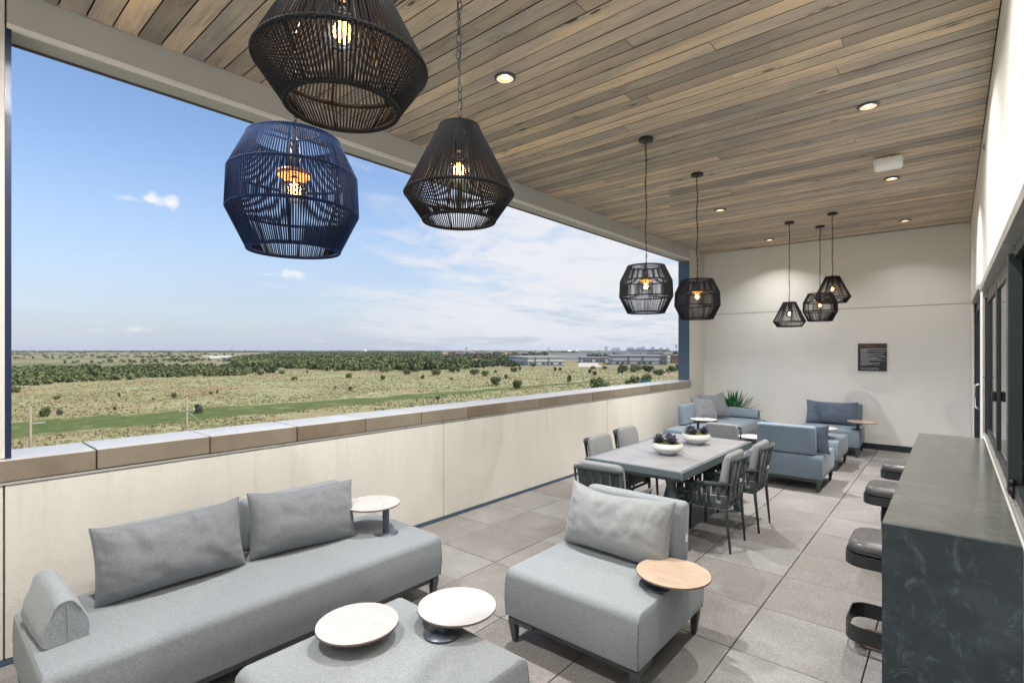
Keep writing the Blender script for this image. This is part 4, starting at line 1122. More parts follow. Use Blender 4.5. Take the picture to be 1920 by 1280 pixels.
rs = random.Random(4); mb = MB(); z = .150
for nl, wd in ((3, .36), (2, .34), (2, .32), (2, .30), (2, .35), (2, .36), (1, .27), (2, .33), (1, .10), (2, .28), (2, .26)):
    for k in range(nl):
        L = wd if k < nl - 1 or nl == 1 else wd * rs.uniform(.25, .6); xx = -.165
        while xx < -.165 + L:
            w = rs.uniform(.010, .034); mb.box(xx, xx + w, -.0133, -.0122, z - .0050, z); xx += w + .0045
        z -= .0106
    z -= .0070
o = mb.build('fine_print', M['sign_white'], sg); tag(o, kind='stuff')
text('Thank you for your cooperation.', .0185, -.168, -.190, M['sign_white'], sg); text('In case of emergency, call 911', .0225, -.168, -.212, M['sign_white'], sg)

# ================================================================== LANDSCAPE
def gpt(u, v, z=GZ):
    """bearing u, v of a survey sight from the terrace -> the world point where it meets the ground"""
    a, b = (u - 960) / 967, (656 - v) / 967
    t = (z - EYE) / b
    return ((-_s + _c * a) * t, (_c + _s * a) * t, z)
def gdir(u, d, z=GZ):
    a = (u - 960) / 967
    return ((-_s + _c * a) * d, (_c + _s * a) * d, z)

def crown_arrays(seed, nleaf, leaf, rx=1.0, rz=.75, clumps=9, zc_=.62):
    """leaf quads scattered in clumps on and in a crown of unit radius; foot at z=0"""
    r = np.random.RandomState(seed)
    cc = []
    for i in range(clumps):
        a = r.uniform(0, 2 * np.pi); q = r.uniform(.1, .75) ** .7
        cc.append((q * rx * np.cos(a), q * rx * np.sin(a), zc_ + rz * r.uniform(-.50, .50) * (1 - q * .5), r.uniform(.28, .50)))
    cc = np.array(cc)
    k = r.randint(0, clumps, nleaf)
    d = r.normal(size=(nleaf, 3)); d /= np.linalg.norm(d, axis=1)[:, None]
    rad = cc[k, 3] * r.uniform(.55, 1.05, nleaf)
    P = cc[k, :3] + d * rad[:, None] * np.array([1, 1, .8])
    P[:, 2] = np.maximum(P[:, 2], .04)
    n = d + r.normal(size=(nleaf, 3)) * .55; n /= np.linalg.norm(n, axis=1)[:, None]
    t = np.cross(n, r.normal(size=(nleaf, 3))); t /= np.linalg.norm(t, axis=1)[:, None]
    b = np.cross(n, t)
    s = leaf * r.uniform(.6, 1.3, nleaf)[:, None]
    V_ = np.stack([P - t * s - b * s * .5, P + t * s * .2 - b * s * .8, P + t * s + b * s * .4, P - t * s * .3 + b * s * .8], 1).reshape(-1, 3)
    F_ = np.arange(nleaf * 4).reshape(-1, 4)
    return V_, F_
CROWNS = [crown_arrays(10 + i, 900, .085, 1.0, (.75, .95, .65, 1.1)[i % 4], 9 + i, .60) for i in range(5)]
CM = {}
def crown_mesh(i, mk):
    if (i, mk) not in CM: CM[(i, mk)] = flat_mesh('crown', CROWNS[i][0], CROWNS[i][1], M[mk])
    return CM[(i, mk)]
TRUNKS = []
for i in range(3):
    rs = random.Random(60 + i); mb = MB()
    mb.tube([(0, 0, -.02), (.02, 0, .15), (.0, .02, .34)], [.045, .035, .028], 6)
    for k in range(5):
        a = k * 1.26 + rs.uniform(-.3, .3); L = rs.uniform(.3, .55)
        mb.tube([(0, 0, rs.uniform(.12, .30)), (L * .5 * math.cos(a), L * .5 * math.sin(a), .42), (L * math.cos(a), L * math.sin(a), rs.uniform(.6, .85))], [.022, .014, .005], 5)
    TRUNKS.append(mb.mesh('trunk', M['bark']))
random.seed(77)
def shrub(u, v, w, h, label, mk='leaf_mid', name='mesquite_shrub', cat='shrub', grp=None):
    x, y, z = gpt(u, v); d = _c * y - _s * x
    W = w * d / 967 / 2; Hh = h * d / 967
    t = thing(name, label, cat, (x, y, z), random.uniform(0, 6), grp)
    i = random.randrange(5)
    c_ = link('crown', crown_mesh(i, mk), t); c_.scale = (W * .85, W * .85, Hh * .74)
    c_ = link('trunk', TRUNKS[i % 3], t); c_.scale = (W, W, Hh * .72)
    return t
SH = [ # u, v, w, h, material, label
 (107, 749, 12, 11, 'leaf_mid', 'small round bush in the pale field beyond the first utility pole'),
 (83, 781, 23, 24, 'leaf_dark', 'dark bushy tree right of the first utility pole beside the mown strip'),
 (112, 779, 14, 14, 'leaf_grey', 'grey leafless looking bush next to the dark bushy tree'),
 (216, 771, 8, 13, 'leaf_dark', 'slim dark shrub at the upper edge of the mown strip'),
 (224, 744, 7, 12, 'leaf_mid', 'thin upright sapling in the middle of the pale field'),
 (287, 750, 6, 7, 'leaf_mid', 'tiny bush between the thin sapling and the dark juniper'),
 (326, 748, 11, 17, 'leaf_dark', 'dark pointed juniper left of the second utility pole'),
 (396, 739, 6, 7, 'leaf_dark', 'left one of two tiny bushes beyond the second utility pole'),
 (407, 737, 6, 9, 'leaf_dark', 'right one of two tiny bushes beyond the second utility pole'),
 (372, 775, 19, 22, 'leaf_grey', 'grey brown round bush right of the second utility pole'),
 (26, 736, 24, 16, 'leaf_mid', 'olive bush at the left edge of the opening below the tree belt'),
 (657, 734, 11, 12, 'leaf_dark', 'lone dark bush above the mown strip in the middle of the view'),
 (629, 728, 6, 6, 'leaf_grey', 'small brownish bush left of the lone dark bush'),
 (717, 713, 12, 13, 'leaf_dark', 'round dark tree in the pale field below the wooded hill'),
 (654, 709, 16, 12, 'leaf_mid', 'olive tree left of the round dark tree'),
 (551, 714, 14, 11, 'leaf_mid', 'yellowish low bush at the field edge below the hill'),
 (720, 699, 18, 11, 'leaf_mid', 'olive tree just behind the round dark tree'),
 (763, 703, 20, 14, 'leaf_mid', 'broad olive mesquite near the left of the row before the hill'),
 (780, 697, 16, 13, 'leaf_dark', 'dark mesquite behind the broad olive one'),
 (818, 704, 24, 15, 'leaf_mid', 'wide spreading mesquite in the middle of the row'),
 (792, 710, 8, 9, 'leaf_grey', 'small thin bush in front of the wide mesquite'),
 (851, 700, 24, 17, 'leaf_dark', 'spreading mesquite on a visible fork of trunks'),
 (890, 703, 22, 16, 'leaf_mid', 'big olive mesquite left of the white warehouse'),
 (846, 713, 7, 7, 'leaf_dark', 'tiny dark bush in front of the forked mesquite'),
 (821, 750, 10, 11, 'leaf_grey', 'small grey bush just above the coping right of the thin pole'),
 (489, 703, 22, 10, 'leaf_mid', 'low brown green bush left along the field edge'),
 (529, 701, 16, 9, 'leaf_mid', 'low bush along the field edge, second from the left'),
 (576, 700, 6, 7, 'leaf_dark', 'little dark bush at the edge of the wood'),
 (910, 705, 20, 14, 'leaf_mid', 'loose pale tree right of the big olive mesquite'),
 (929, 699, 7, 7, 'leaf_dark', 'small dark ball shaped bush left of the warehouse'),
 (949, 710, 9, 10, 'leaf_dark', 'dark round bush in front of the warehouse corner'),
 (930, 723, 28, 21, 'leaf_mid', 'large loose mesquite low in the field left of the thin tall pole'),
 (970, 730, 26, 22, 'leaf_mid', 'large feathery mesquite just above the coping'),
 (964, 697, 20, 10, 'leaf_dark', 'low tree at the left end of the warehouse'),
 (958, 690, 10, 12, 'leaf_dark', 'slim tree at the left corner of the warehouse'),
 (975, 694, 7, 8, 'leaf_dark', 'tiny tree in front of the warehouse wall'),
 (1000, 687, 12, 7, 'leaf_dark', 'low round bush against the warehouse front'),
 (1041, 696, 9, 10, 'leaf_dark', 'left one of a pair of dark trees before the warehouse'),
 (1051, 696, 9, 9, 'leaf_dark', 'right one of a pair of dark trees before the warehouse'),
 (1067, 716, 11, 16, 'leaf_mid', 'upright olive tree below the warehouse loading yard'),
 (1106, 699, 9, 9, 'leaf_dark', 'dark tree below the yard between the two warehouses'),
 (1115, 704, 12, 11, 'leaf_mid', 'olive tree just below the dark one in the yard gap'),
 (1113, 692, 14, 8, 'leaf_mid', 'pale tree at the mouth of the loading yard'),
 (1134, 692, 14, 7, 'leaf_mid', 'low tree right of the loading yard'),
 (1127, 729, 46, 27, 'leaf_mid', 'biggest bright olive mesquite, right above the coping'),
 (1166, 699, 26, 18, 'leaf_dark', 'dark tree at the left end of the thicket before the right warehouse'),
 (1190, 697, 30, 16, 'leaf_mid', 'olive tree in the thicket, second from the left'),
 (1216, 698, 32, 16, 'leaf_dark', 'dark tree in the middle of the thicket before the right warehouse'),
 (1237, 703, 30, 15, 'leaf_mid', 'olive tree at the thicket edge beside the dirt track'),
 (1257, 697, 26, 15, 'leaf_mid', 'green tree in the thicket near the slate blue jamb'),
 (1274, 696, 24, 17, 'leaf_mid', 'last tree of the thicket touching the slate blue jamb'),
 (1185, 721, 34, 21, 'leaf_mid', 'loose olive mesquite above the coping right of the fifth pole'),
 (1211, 718, 28, 22, 'leaf_mid', 'yellow green mesquite beside the dirt track'),
]
for (u, v, w, h, mk, lb_) in SH: shrub(u, v, w, h, lb_, mk, grp='shrubs scattered over the field')

def ngpt(u, v):
    a = (u - 960) / 967; b = (656 - v) / 967; t = (GZ - EYE) / b
    return (-_s + _c * a) * t, (_c + _s * a) * t
def forest(name, n, region, mk, seed, label, nleaf=46):
    """a wood too dense to count: crowns sown over a region, one object"""
    r = np.random.RandomState(seed); protos = [crown_arrays(200 + seed + i, int(nleaf * 1.35), .23, 1.0, .8, 6, .55) for i in range(5)]
    VV, FF, off, cnt, tries = [], [], 0, 0, 0
    while cnt < n and tries < n * 60:
        tries += 1
        got = region(r)
        if got is None: continue
        x, y, w, h = got
        V_, F_ = protos[r.randint(5)]
        a = r.uniform(0, 6.28); ca, sa = np.cos(a), np.sin(a); q = r.uniform(.75, 1.3)
        P = V_ * np.array([w * q, w * q, h * q]); P = np.stack([P[:, 0] * ca - P[:, 1] * sa + x, P[:, 0] * sa + P[:, 1] * ca + y, P[:, 2] + GZ], 1)
        VV.append(P); FF.append(F_ + off); off += len(P); cnt += 1
    o = link(name, flat_mesh(name, np.concatenate(VV), np.concatenate(FF), M[mk])); return tag(o, label, kind='stuff')
def interp(u, pts):
    for (a, va), (b, vb) in zip(pts[:-1], pts[1:]):
        if a <= u <= b: return va + (vb - va) * (u - a) / (b - a)
    return None
def sampler(u0, u1, near, far, w, h, wmul=0.0, dens=None):
    def f(r):
        u = r.uniform(u0, u1); vn, vf = interp(u, near), interp(u, far)
        dn, df = 16.7 * 967 / (vn - 656), 16.7 * 967 / (vf - 656)
        d = math.sqrt(r.uniform(dn * dn, df * df)) if wmul == 0 else math.exp(r.uniform(math.log(dn), math.log(df)))
        x, y, _ = gdir(u, d)
        if dens is not None and dens(x, y, r): return None
        k = 1 + wmul * (d / dn - 1)
        return x, y, w * k, h * (1 + .12 * (k - 1))
    return f
def gaps(th, sc_):
    return lambda x, y, r: mnoise.noise(Vector((x * sc_, y * sc_, 3.3))) < th
forest('tree_belt', 560, sampler(-60, 470, [(-60, 724), (60, 720), (130, 714), (300, 707), (470, 703)], [(-60, 700), (100, 694), (300, 691), (470, 690)], 3.0, 3.5, 0, gaps(-.22, .02)), 'leaf_mid', 1, 'dark green belt of mixed trees crossing the left of the plain', 60)
forest('belt_dark_trees', 150, sampler(-60, 470, [(-60, 722), (60, 719), (130, 713), (300, 706), (470, 702)], [(-60, 700), (100, 694), (300, 691), (470, 690)], 3.4, 4.0), 'leaf_dark', 21, 'darker trees standing in the belt', 70)
forest('belt_edge_scrub', 130, sampler(-60, 470, [(-60, 727), (60, 723), (130, 717), (300, 709), (470, 704.5)], [(-60, 720), (60, 716), (130, 711), (300, 705), (470, 701)], 2.2, 2.6), 'leaf_mid', 2, 'olive scrub along the near edge of the tree belt', 60)
forest('hill_wood', 2300, sampler(440, 880, [(440, 700), (560, 697), (700, 696), (800, 694), (880, 692)], [(440, 672), (520, 663.5), (600, 661.5), (880, 663)], 4.4, 4.6, .42, gaps(-.28, .006)), 'leaf_mid', 3, 'broad olive wood covering the rise in the middle distance', 46)
forest('hill_wood_dark', 650, sampler(440, 1000, [(440, 701), (560, 698), (760, 696), (1000, 686)], [(440, 675), (520, 667), (760, 668), (1000, 675)], 4.0, 4.6, .35, gaps(.02, .01)), 'leaf_dark', 4, 'darker trees mixed into the wood on the rise', 46)
forest('plain_scrub', 230, sampler(-60, 440, [(-60, 690), (440, 690)], [(-60, 661.5), (440, 661.5)], 2.6, 3.6, .42, gaps(.10, .004)), 'leaf_far', 5, 'scattered dark scrub dotting the far plain on the left', 40)
forest('horizon_trees', 900, sampler(-80, 1000, [(-80, 660.6), (1000, 661)], [(-80, 659.4), (1000, 659.4)], 26, 9, 0), 'leaf_far', 6, 'dark line of trees along the horizon', 34)
forest('suburb_trees', 520, sampler(860, 1290, [(860, 674), (1290, 672)], [(860, 660.2), (1290, 660.0)], 8, 8.5, .35, gaps(-.05, .01)), 'leaf_far', 7, 'trees between the distant houses', 34)
forest('yard_trees', 46, sampler(1085, 1165, [(1085, 674), (1165, 674)], [(1085, 671.5), (1165, 671.5)], 5, 8.0), 'leaf_dark', 8, 'row of trees behind the yard between the two warehouses', 60)
# pale weeds: low clumps too many to count
def weeds(name, n, seed, mk, lab, hs):
    r = np.random.RandomState(seed); u = r.uniform(-60, 1300, n * 2); t = r.uniform(0, 1, n * 2)
    d = 78 * (480 / 78) ** (t ** 1.15)
    a = (u - 960) / 967; x = (-_s + _c * a) * d; y = (_c + _s * a) * d
    keep = np.array([mnoise.noise(Vector((q * .035, w * .035, seed))) + .6 * mnoise.noise(Vector((q * .2, w * .2, 5))) > -.10 for q, w in zip(x, y)])
    hwid = np.clip(17 - 12.5 * (y + 20) / 210, 4.5, 17)
    keep &= ~((np.abs(x + 150) < hwid) & (y < 300))
    x, y, d = x[keep][:n], y[keep][:n], d[keep][:n]; n = len(x)
    s = hs * r.uniform(.5, 1.5, n) * (1 + d / 500)
    VV, FF = [], []
    for k in range(3):
        ang = r.uniform(0, 6.28, n); cx_, sy_ = np.cos(ang) * s, np.sin(ang) * s; l = r.uniform(-.4, .4, n) * s
        V_ = np.stack([np.stack([x - cx_, y - sy_, np.full(n, GZ)], 1), np.stack([x + cx_, y + sy_, np.full(n, GZ)], 1), np.stack([x + cx_ * .7 + l, y + sy_ * .7, GZ + s * .75], 1), np.stack([x - cx_ * .7 + l, y - sy_ * .7, GZ + s * .75], 1)], 1)
        VV.append(V_.reshape(-1, 3))
    V_ = np.concatenate(VV); F_ = np.arange(len(V_)).reshape(-1, 4)
    return tag(link(name, flat_mesh(name, V_, F_, M[mk])), lab, kind='stuff')
M['weed_pale'] = mat_leaf('weed_pale', (.23, .235, .100), (.33, .325, .165), (.46, .455, .30), .9)
M['weed_tan'] = mat_leaf('weed_tan', (.20, .17, .09), (.29, .24, .14), (.36, .30, .20), .9)
M['weed_green'] = mat_leaf('weed_green', (.075, .095, .035), (.12, .145, .055), (.17, .19, .08), .9)
weeds('pale_weeds', 34000, 1, 'weed_pale', 'silvery green weeds carpeting the field', .17)
weeds('dry_grass', 10000, 2, 'weed_tan', 'dry tan grass between the weeds', .20)
weeds('green_tufts', 4500, 3, 'weed_green', 'green tufts between the weeds', .19)

# dirt track and lawn by the right jamb
m = MT('bare_earth', (.36, .24, .15), .95); v = m.coord('World'); m.col(m.mix(m.noise(v, .3, 5, .6), (.27, .18, .115), (.44, .32, .21))); M['earth'] = m.m
m = MT('dry_lawn', (.3, .3, .12), .95); v = m.coord('World'); m.col(m.mix(m.noise(v, .2, 5, .6), (.225, .235, .085), (.35, .325, .15))); M['lawn'] = m.m
m = MT('pale_gravel', (.5, .48, .44), .95); v = m.coord('World'); m.col(m.mix(m.noise(v, .02, 5, .6), (.42, .38, .33), (.62, .58, .54))); M['gravel'] = m.m
def patch(name, pts, mat, lift):
    n = []; P = [gpt(u, v, GZ + lift) for u, v in pts]; rs = random.Random(len(name))
    for i, p in enumerate(P):
        q = P[(i + 1) % len(P)]
        for k in range(6):
            t = k / 6; j = .02 * (Vector(q) - Vector(p)).length
            n.append((p[0] + (q[0] - p[0]) * t + (rs.uniform(-j, j) if k else 0), p[1] + (q[1] - p[1]) * t + (rs.uniform(-j, j) if k else 0), GZ + lift))
    return tag(MB().add(n, [tuple(range(len(n)))]).build(name, mat), kind='structure')
patch('lawn', [(1215, 716), (1240, 707), (1262, 702), (1330, 698), (1400, 700), (1400, 730), (1215, 730)], M['lawn'], .05)
patch('dirt_track', [(1232, 708), (1250, 701), (1262, 696.5), (1290, 694.5), (1340, 694), (1340, 699), (1280, 701), (1262, 703.5), (1245, 707.5)], M['earth'], .10)
patch('gravel_lot', [(388, 671.5), (470, 672), (478, 667.2), (462, 666), (388, 666.6)], M['gravel'], .06)
patch('road', [(60, 689.5), (300, 688.2), (380, 688), (380, 687.2), (300, 687.3), (60, 688.2)], M['gravel'], .06)
patch('loading_yard', [(1085, 687.5), (1128, 687.5), (1122, 680), (1088, 680)], M['gravel'], .06)
patch('parking_lot', [(925, 684.6), (968, 685), (968, 682), (925, 682)], M['gravel'], .06)

# utility poles
def pole(label, x, y, h, arm, extra=None):
    t = thing('utility_pole', label, 'utility pole', (x, y, GZ), 0, 'wooden utility poles across the near field')
    MB().tube([(0, 0, 0), (0, 0, h)], [.17, .12], 8).build('shaft', M['pole_wood'], t)
    if arm:
        MB().box(-.06, .06, -1.15, 1.15, -.06, .06).build('crossarm', M['pole_wood'], t, (.16, 0, h + arm), (0, 0, .25))
        mb = MB()
        for q in (-1.0, 0, 1.0): mb.lathe([(0, .06), (.05, .06), (.06, .12), (.03, .2), (0, .22)], 8, cx=.16 - q * math.sin(.25), cy=q * math.cos(.25))
        mb.build('insulator', M['white_plastic'], t, (0, 0, h + arm))
    if extra == 'guy': MB().tube([(0, 0, h * .80), (0.2, 1.9, h * .62)], .03, 5).build('guy_wire', M['metal_light'], t)
    if extra == 'lamp': MB().box(-.10, .10, .15, 1.3, -.05, .08).build('lamp_arm', M['metal_light'], t, (0, 0, h * .80))
    return t
pole('weathered utility pole at the left of the view, with a short lamp arm', -83.0, 9.4, 10, 0, 'lamp')
pole('weathered utility pole with a crossarm standing against the mown strip', -83.0, 25.8, 10, -1.9, 'guy')
pole('thin utility pole with a crossarm in the middle of the field', -87.0, 72.4, 10, -1.0)
pole('thin bare utility pole in front of the left warehouse', -88.0, 118.0, 10, 0)
pole('thin dark utility pole beside the biggest mesquite', -102.0, 178.0, 10, 0)

# ------------------------------------------------------------------ far buildings
M['bw_white'] = mat_simple('tilt_wall_white', (.56, .55, .52), .8, 0, .05, .02, which='World')
M['bw_grey'] = mat_simple('tilt_wall_grey', (.16, .155, .15), .8, 0, .05, .02, which='World')
M['bw_glass'] = mat_simple('far_glass', (.09, .12, .16), .25, 0, .1, .1, which='World')
M['roof_grey'] = mat_simple('roof_membrane', (.32, .32, .33), .8, 0, .08, .05, which='World')
M['brick'] = mat_simple('far_brick', (.30, .155, .105), .85, 0, .25, .08, which='World')
M['tan_wall'] = mat_simple('far_tan_wall', (.42, .32, .22), .85, 0, .2, .08, which='World')
M['shingle'] = mat_simple('far_shingle', (.15, .125, .12), .9, 0, .25, .05, which='World')
M['shingle_grey'] = mat_simple('far_shingle_grey', (.19, .18, .185), .9, 0, .25, .05, which='World')
M['tower'] = mat_simple('tower_glass', (.28, .36, .45), .5, 0, .1, .01, which='World')
M['crane'] = mat_simple('crane_yellow', (.35, .22, .05), .6)
def block_at(u, d, L, D, H, rz_extra=0.0):
    x, y, z = gdir(u, d); a = math.atan2(y, x) - math.pi / 2      # local y points away from the terrace
    return (x, y, GZ), a + rz_extra
def wall_box(W, D, H): return W
def warehouse(name, label, u0, u1, d, H, D, rz=0.0, bands=((.30, .42), (.72, .86)), cols=(), dark_end=None, dock=True):
    W = (u1 - u0) / 967 * d; loc, a = block_at((u0 + u1) / 2, d, W, D, H, rz)
    t = thing(name, label, 'warehouse', loc, a)
    MB().box(-W / 2, W / 2, 0, D, 0, H - .4).build('wall', M['bw_white'], t)
    MB().box(-W / 2 - .2, W / 2 + .2, -.2, D + .2, H - .4, H).build('parapet', M['bw_white'], t)
    MB().box(-W / 2 + 1, W / 2 - 1, 1, D - 1, H, H + .1).build('roof', M['roof_grey'], t)
    for b0, b1 in bands: MB().box(-W / 2 - .05, W / 2 + .05, -.12, D * .999, H * b0, H * b1).build('grey_band', M['bw_grey'], t)
    MB().box(-W / 2 - .07, W / 2 + .07, -.16, -.02, 0, H * .09).build('plinth_band', M['bw_grey'], t)
    for c in cols: MB().box(-W / 2 + W * c - W * .014, -W / 2 + W * c + W * .014, -.35, .2, 0, H - .45).build('pier', M['bw_grey'], t)
    if dark_end:
        MB().box(-W / 2 + W * dark_end[0], -W / 2 + W * dark_end[1], -.5, .3, 0, H - .5).build('entrance_bay', M['bw_grey'], t)
        MB().box(-W / 2 + W * (dark_end[0] + .01), -W / 2 + W * (dark_end[1] - .01), -.62, -.5, .3, H * .28).build('window', M['bw_glass'], t)
    if dock:
        for k in range(9):
            if (k * 7) % 4 == 1: continue
            x = -W / 2 + W * (.06 + .1 * k); MB().box(x, x + 3.2, -.30, -.05, .9, 4.0).build('window', M['bw_glass'], t)
    return t
warehouse('warehouse', 'long white warehouse with grey bands and piers on the left of the yard', 979, 1060, 560, 9.6, 85, R(14), cols=(.10, .30, .62), dark_end=(0, .075))
warehouse('warehouse', 'long white warehouse with grey bands behind the thicket on the right', 1150, 1250, 585, 11.0, 70, R(8), cols=(.29, .55), dark_end=(.88, .99))
warehouse('warehouse', 'low glass fronted warehouse across the yard between the two long ones', 1090, 1150, 690, 7.2, 40, R(8), bands=((.62, .95),), dock=True)
warehouse('warehouse', 'plain pale warehouse roofs behind the left warehouse', 1028, 1100, 900, 11.2, 60, 0, bands=(), dock=False)
warehouse('warehouse', 'bright white distribution shed behind the yard trees', 1088, 1148, 980, 12.4, 60, R(5), bands=(), dock=False)
warehouse('warehouse', 'bright white distribution shed behind the right warehouse', 1152, 1214, 1150, 14.4, 60, R(5), bands=(), dock=False)
warehouse('warehouse', 'long dark roofed shed on the skyline at the right', 1176, 1254, 2600, 20.5, 60, 0, bands=((.1, .75),), dock=False)
warehouse('warehouse', 'white tilt wall shed beside the orange building', 1244, 1262, 720, 13.5, 60, R(25), dock=False)
def house(name, label, cat, u, d, W, D, H, rh, wall, roof, grp, wins=True, rz=0.0):
    loc, a = block_at(u, d, W, D, H, rz); t = thing(name, label, cat, loc, a, grp)
    MB().box(-W / 2, W / 2, 0, D, 0, H).build('wall', wall, t)
    mb = MB(); e = .6
    V_ = [(-W / 2 - e, -e, H), (W / 2 + e, -e, H), (W / 2 + e, D + e, H), (-W / 2 - e, D + e, H), (-W / 2 + D * .35, D / 2, H + rh), (W / 2 - D * .35, D / 2, H + rh)]
    mb.add(V_, [(0, 1, 5, 4), (2, 3, 4, 5), (1, 2, 5), (3, 0, 4), (0, 3, 2, 1)]); mb.build('roof', roof, t)
    if wins:
        mb = MB(); nf = max(1, int(H / 3)); nx = max(2, int(W / 4))
        for f in range(nf):
            for k in range(nx):
                x = -W / 2 + W * (k + .5) / nx; mb.box(x - .7, x + .7, -.06, .02, f * 3 + 1, f * 3 + 2.4)
        o = mb.build('window_rows', M['bw_glass'], t); tag(o, kind='stuff')
    return t
random.seed(11)
AG = 'brick apartment blocks beyond the wood'; n = 0
for row, (d, u0, u1, st_) in enumerate(((1010, 858, 985, 13.5), (1200, 846, 990, 12), (1500, 836, 1000, 10.5))):
    u = u0
    while u < u1:
        wl_ = M['brick'] if random.random() < .55 else M['tan_wall']; rf_ = M['shingle'] if random.random() < .6 else M['shingle_grey']
        W = random.uniform(10, 15) * d / 1000; H = random.choice((9.5, 11.5, 12.5)) - (2 if row == 0 else 0)
        house('apartment_block', ('red brick' if wl_ is M['brick'] else 'tan stucco') + ' apartment block with a ' + ('brown' if rf_ is M['shingle'] else 'grey') + ' roof in the ' + ('nearest', 'middle', 'farthest')[row] + ' row beyond the wood', 'building', u, d + random.uniform(-40, 60), W, 14, H, random.uniform(2.2, 3.4),
              wl_, rf_, AG, row < 2, random.uniform(-.5, .5))
        u += st_ * random.uniform(.8, 1.15); n += 1
for row, (d, u0, u1, st_) in enumerate(((1750, 985, 1150, 7.5), (2150, 960, 1280, 8.5), (2600, 840, 1290, 9.5))):
    u = u0
    while u < u1:
        W = random.uniform(14, 24); wl_ = random.choice((M['tan_wall'], M['bw_white'], M['brick'], M['bw_white']))
        house('suburban_house', 'tiny ' + ('tan', 'white', 'brick')[(M['tan_wall'], M['bw_white'], M['brick']).index(wl_)] + ' walled house in the ' + ('nearest', 'middle', 'farthest')[row] + ' row below the skyline', 'house', u, d + random.uniform(-60, 60), W, 14, random.uniform(5.5, 8.5), random.uniform(3, 5), wl_, random.choice((M['shingle_grey'], M['shingle'])), 'rows of houses below the skyline', False, random.uniform(-.4, .4))
        u += st_ * random.uniform(.8, 1.2)
house('brick_building', 'orange brick building with a flat pink roof at the far right of the view', 'building', 1268, 640, 9, 16, 10.5, .6, M['brick'], M['tan_wall'], None, True, R(10))
def tower(label, u, w, top, d=11000, step=None):
    W = w / 967 * d; H = (656 - top) / 967 * d + 16.7; loc, a = block_at(u, d, W, W, H, .3)
    t = thing('office_tower', label, 'tower', loc, a, 'hazy office towers on the skyline')
    MB().box(-W / 2, W / 2, 0, W * .8, 0, H).build('tower_shaft', M['tower'], t)
    if step: MB().box(-W * .5 - W * step, -W * .5, 2, W * .7, 0, H * .78).build('lower_wing', M['tower'], t)
    MB().box(-W * .22, W * .22, W * .2, W * .6, H, H + 9).build('roof_plant', M['tower'], t)
for u, w, top, stp, lb_ in ((1137, 4.4, 649.6, None, 'lone slim hazy tower at the left end of the skyline'), (1154, 6.5, 652.2, .5, 'low wide hazy tower block second from the left'), (1160, 4, 651.6, None, 'low hazy tower just right of the wide block'),
                       (1181, 5, 650.8, .6, 'stepped hazy tower at the left of the middle group'), (1187, 5, 651.6, None, 'lower hazy tower in the middle group'), (1198, 4.5, 651.2, .5, 'hazy tower left of the tallest one'),
                       (1206.5, 6.0, 649.8, .3, 'tallest broad hazy tower of the skyline'), (1225, 5.5, 650.4, .3, 'hazy tower right of the tallest one'), (1240, 4.5, 652.0, None, 'last low hazy tower on the right of the skyline')):
    tower(lb_, u, w, top, step=stp)
# water towers, crane, light masts
def water_tower(label, u, d, top, w):
    H = (656 - top) / 967 * d + 16.7; W = w / 967 * d / 2; loc, a = block_at(u, d, 1, 1, 1)
    t = thing('water_tower', label, 'water tower', loc, a)
    MB().lathe([(.1, H), (W * .5, H - W * .12), (W * .9, H - W * .5), (W, H - W * .9), (W * .8, H - W * 1.3), (W * .3, H - W * 1.6), (.1, H - W * 1.7)], 20).build('tank', M['white_plastic'], t)
    MB().tube([(0, 0, 0), (0, 0, H - W * 1.5)], [W * .3, W * .2], 10).build('stem', M['white_plastic'], t)
water_tower('white dome of a water tower just over the wooded rise', 684.5, 3200, 655.0, 5.0)
water_tower('cream dome on the horizon left of the skyline', 1067, 2300, 655.6, 8.0)
water_tower('small pale dome on the horizon right of the cream one', 1081, 2400, 655.8, 6.0)
loc, a = block_at(428, 1900, 1, 1, 1)
cr = thing('crane', 'lattice boom crane over the pale gravel lot on the left', 'crane', loc, a)
MB().box(-4, 4, -3, 3, 0, 6).build('cab', M['crane'], cr)
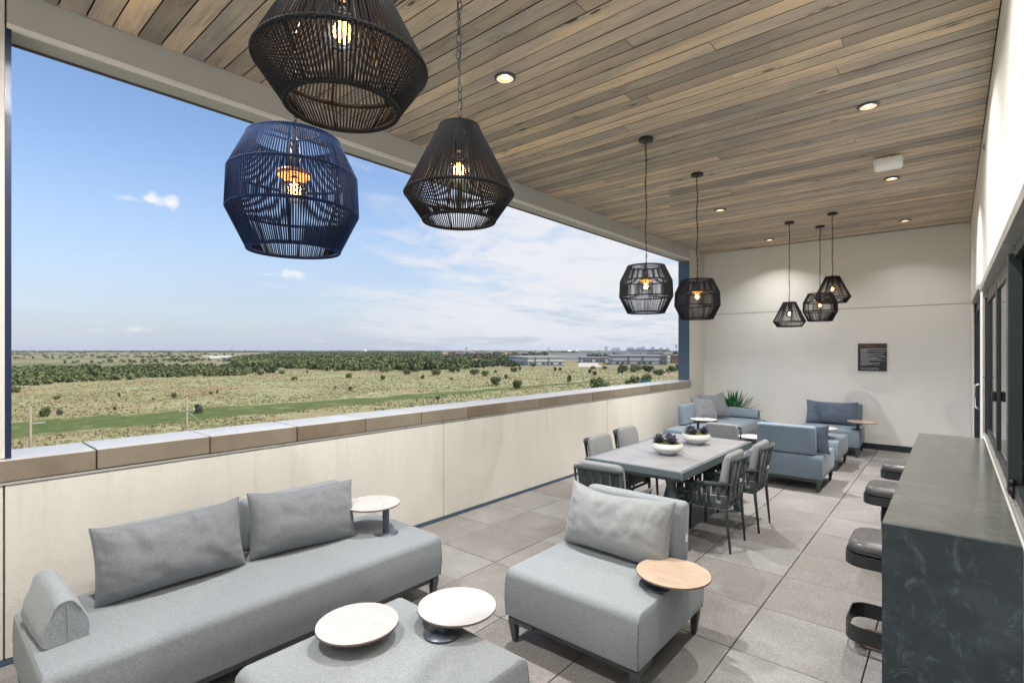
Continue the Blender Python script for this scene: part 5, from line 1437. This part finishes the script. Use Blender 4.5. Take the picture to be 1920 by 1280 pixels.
MB().tube([(0, 0, 5), (15, 0, 30)], .8, 4).build('boom', M['crane'], cr); MB().tube([(15, 0, 30), (15, 0, 8)], .15, 4).build('hoist_line', M['black_metal'], cr)
def mast(label, u, d, top, arms=True):
    H = (656 - top) / 967 * d + 16.7; loc, a = block_at(u, d, 1, 1, 1)
    t = thing('light_mast', label, 'light mast', loc, a)
    MB().tube([(0, 0, 0), (0, 0, H)], [.45 * d / 900, .28 * d / 900], 6).build('mast', M['metal_dark'], t)
    mb = MB(); q = d / 900
    for z, w in ((H, 1.9), (H - 3.4, 1.6)):
        mb.box(-w * q, -w * .3 * q, -.5, .5, z - 1.1, z + .5); mb.box(w * .3 * q, w * q, -.5, .5, z - 1.1, z + .5)
    mb.build('lamp_head', M['metal_dark'], t)
mast('tall dark floodlight mast beside the slate blue jamb', 1268, 900, 646.5)
mast('thin light mast above the apartment roofs', 874, 1500, 651.5)
mast('small light mast on the horizon above the left warehouse', 1028, 1700, 652.6)
mast('small mast on the horizon at the right', 1251, 2400, 651.5)
# blue tarpaulin skip near the coping
loc = gpt(1208, 719.0); t = thing('skip_container', 'turquoise covered skip just above the coping near the jamb', 'container', loc, .5)
MB().box(-2.2, 2.2, -1.1, 1.1, 0, 1.5, bevel=.08).build('body', mat_simple('turquoise_paint', (.02, .19, .19), .5), t)
MB().box(-2.25, 2.25, -1.15, 1.15, 1.502, 1.62).build('cover', mat_simple('turquoise_cover', (.03, .26, .25), .6), t)

# the air of a warm day: one closed box of even, very thin haze
hm = bpy.data.materials.new('haze_air'); hm.use_nodes = True; hm.node_tree.nodes.remove(hm.node_tree.nodes['Principled BSDF'])
pv = hm.node_tree.nodes.new('ShaderNodeVolumePrincipled'); pv.inputs['Color'].default_value = (.80, .87, 1.0, 1); pv.inputs['Density'].default_value = 4.5e-5
hm.node_tree.links.new(pv.outputs[0], hm.node_tree.nodes['Material Output'].inputs['Volume'])
hz = MB().box(-14500, 14500, -14500, 14500, GZ - 2, 150).build('haze', hm); tag(hz, kind='stuff')
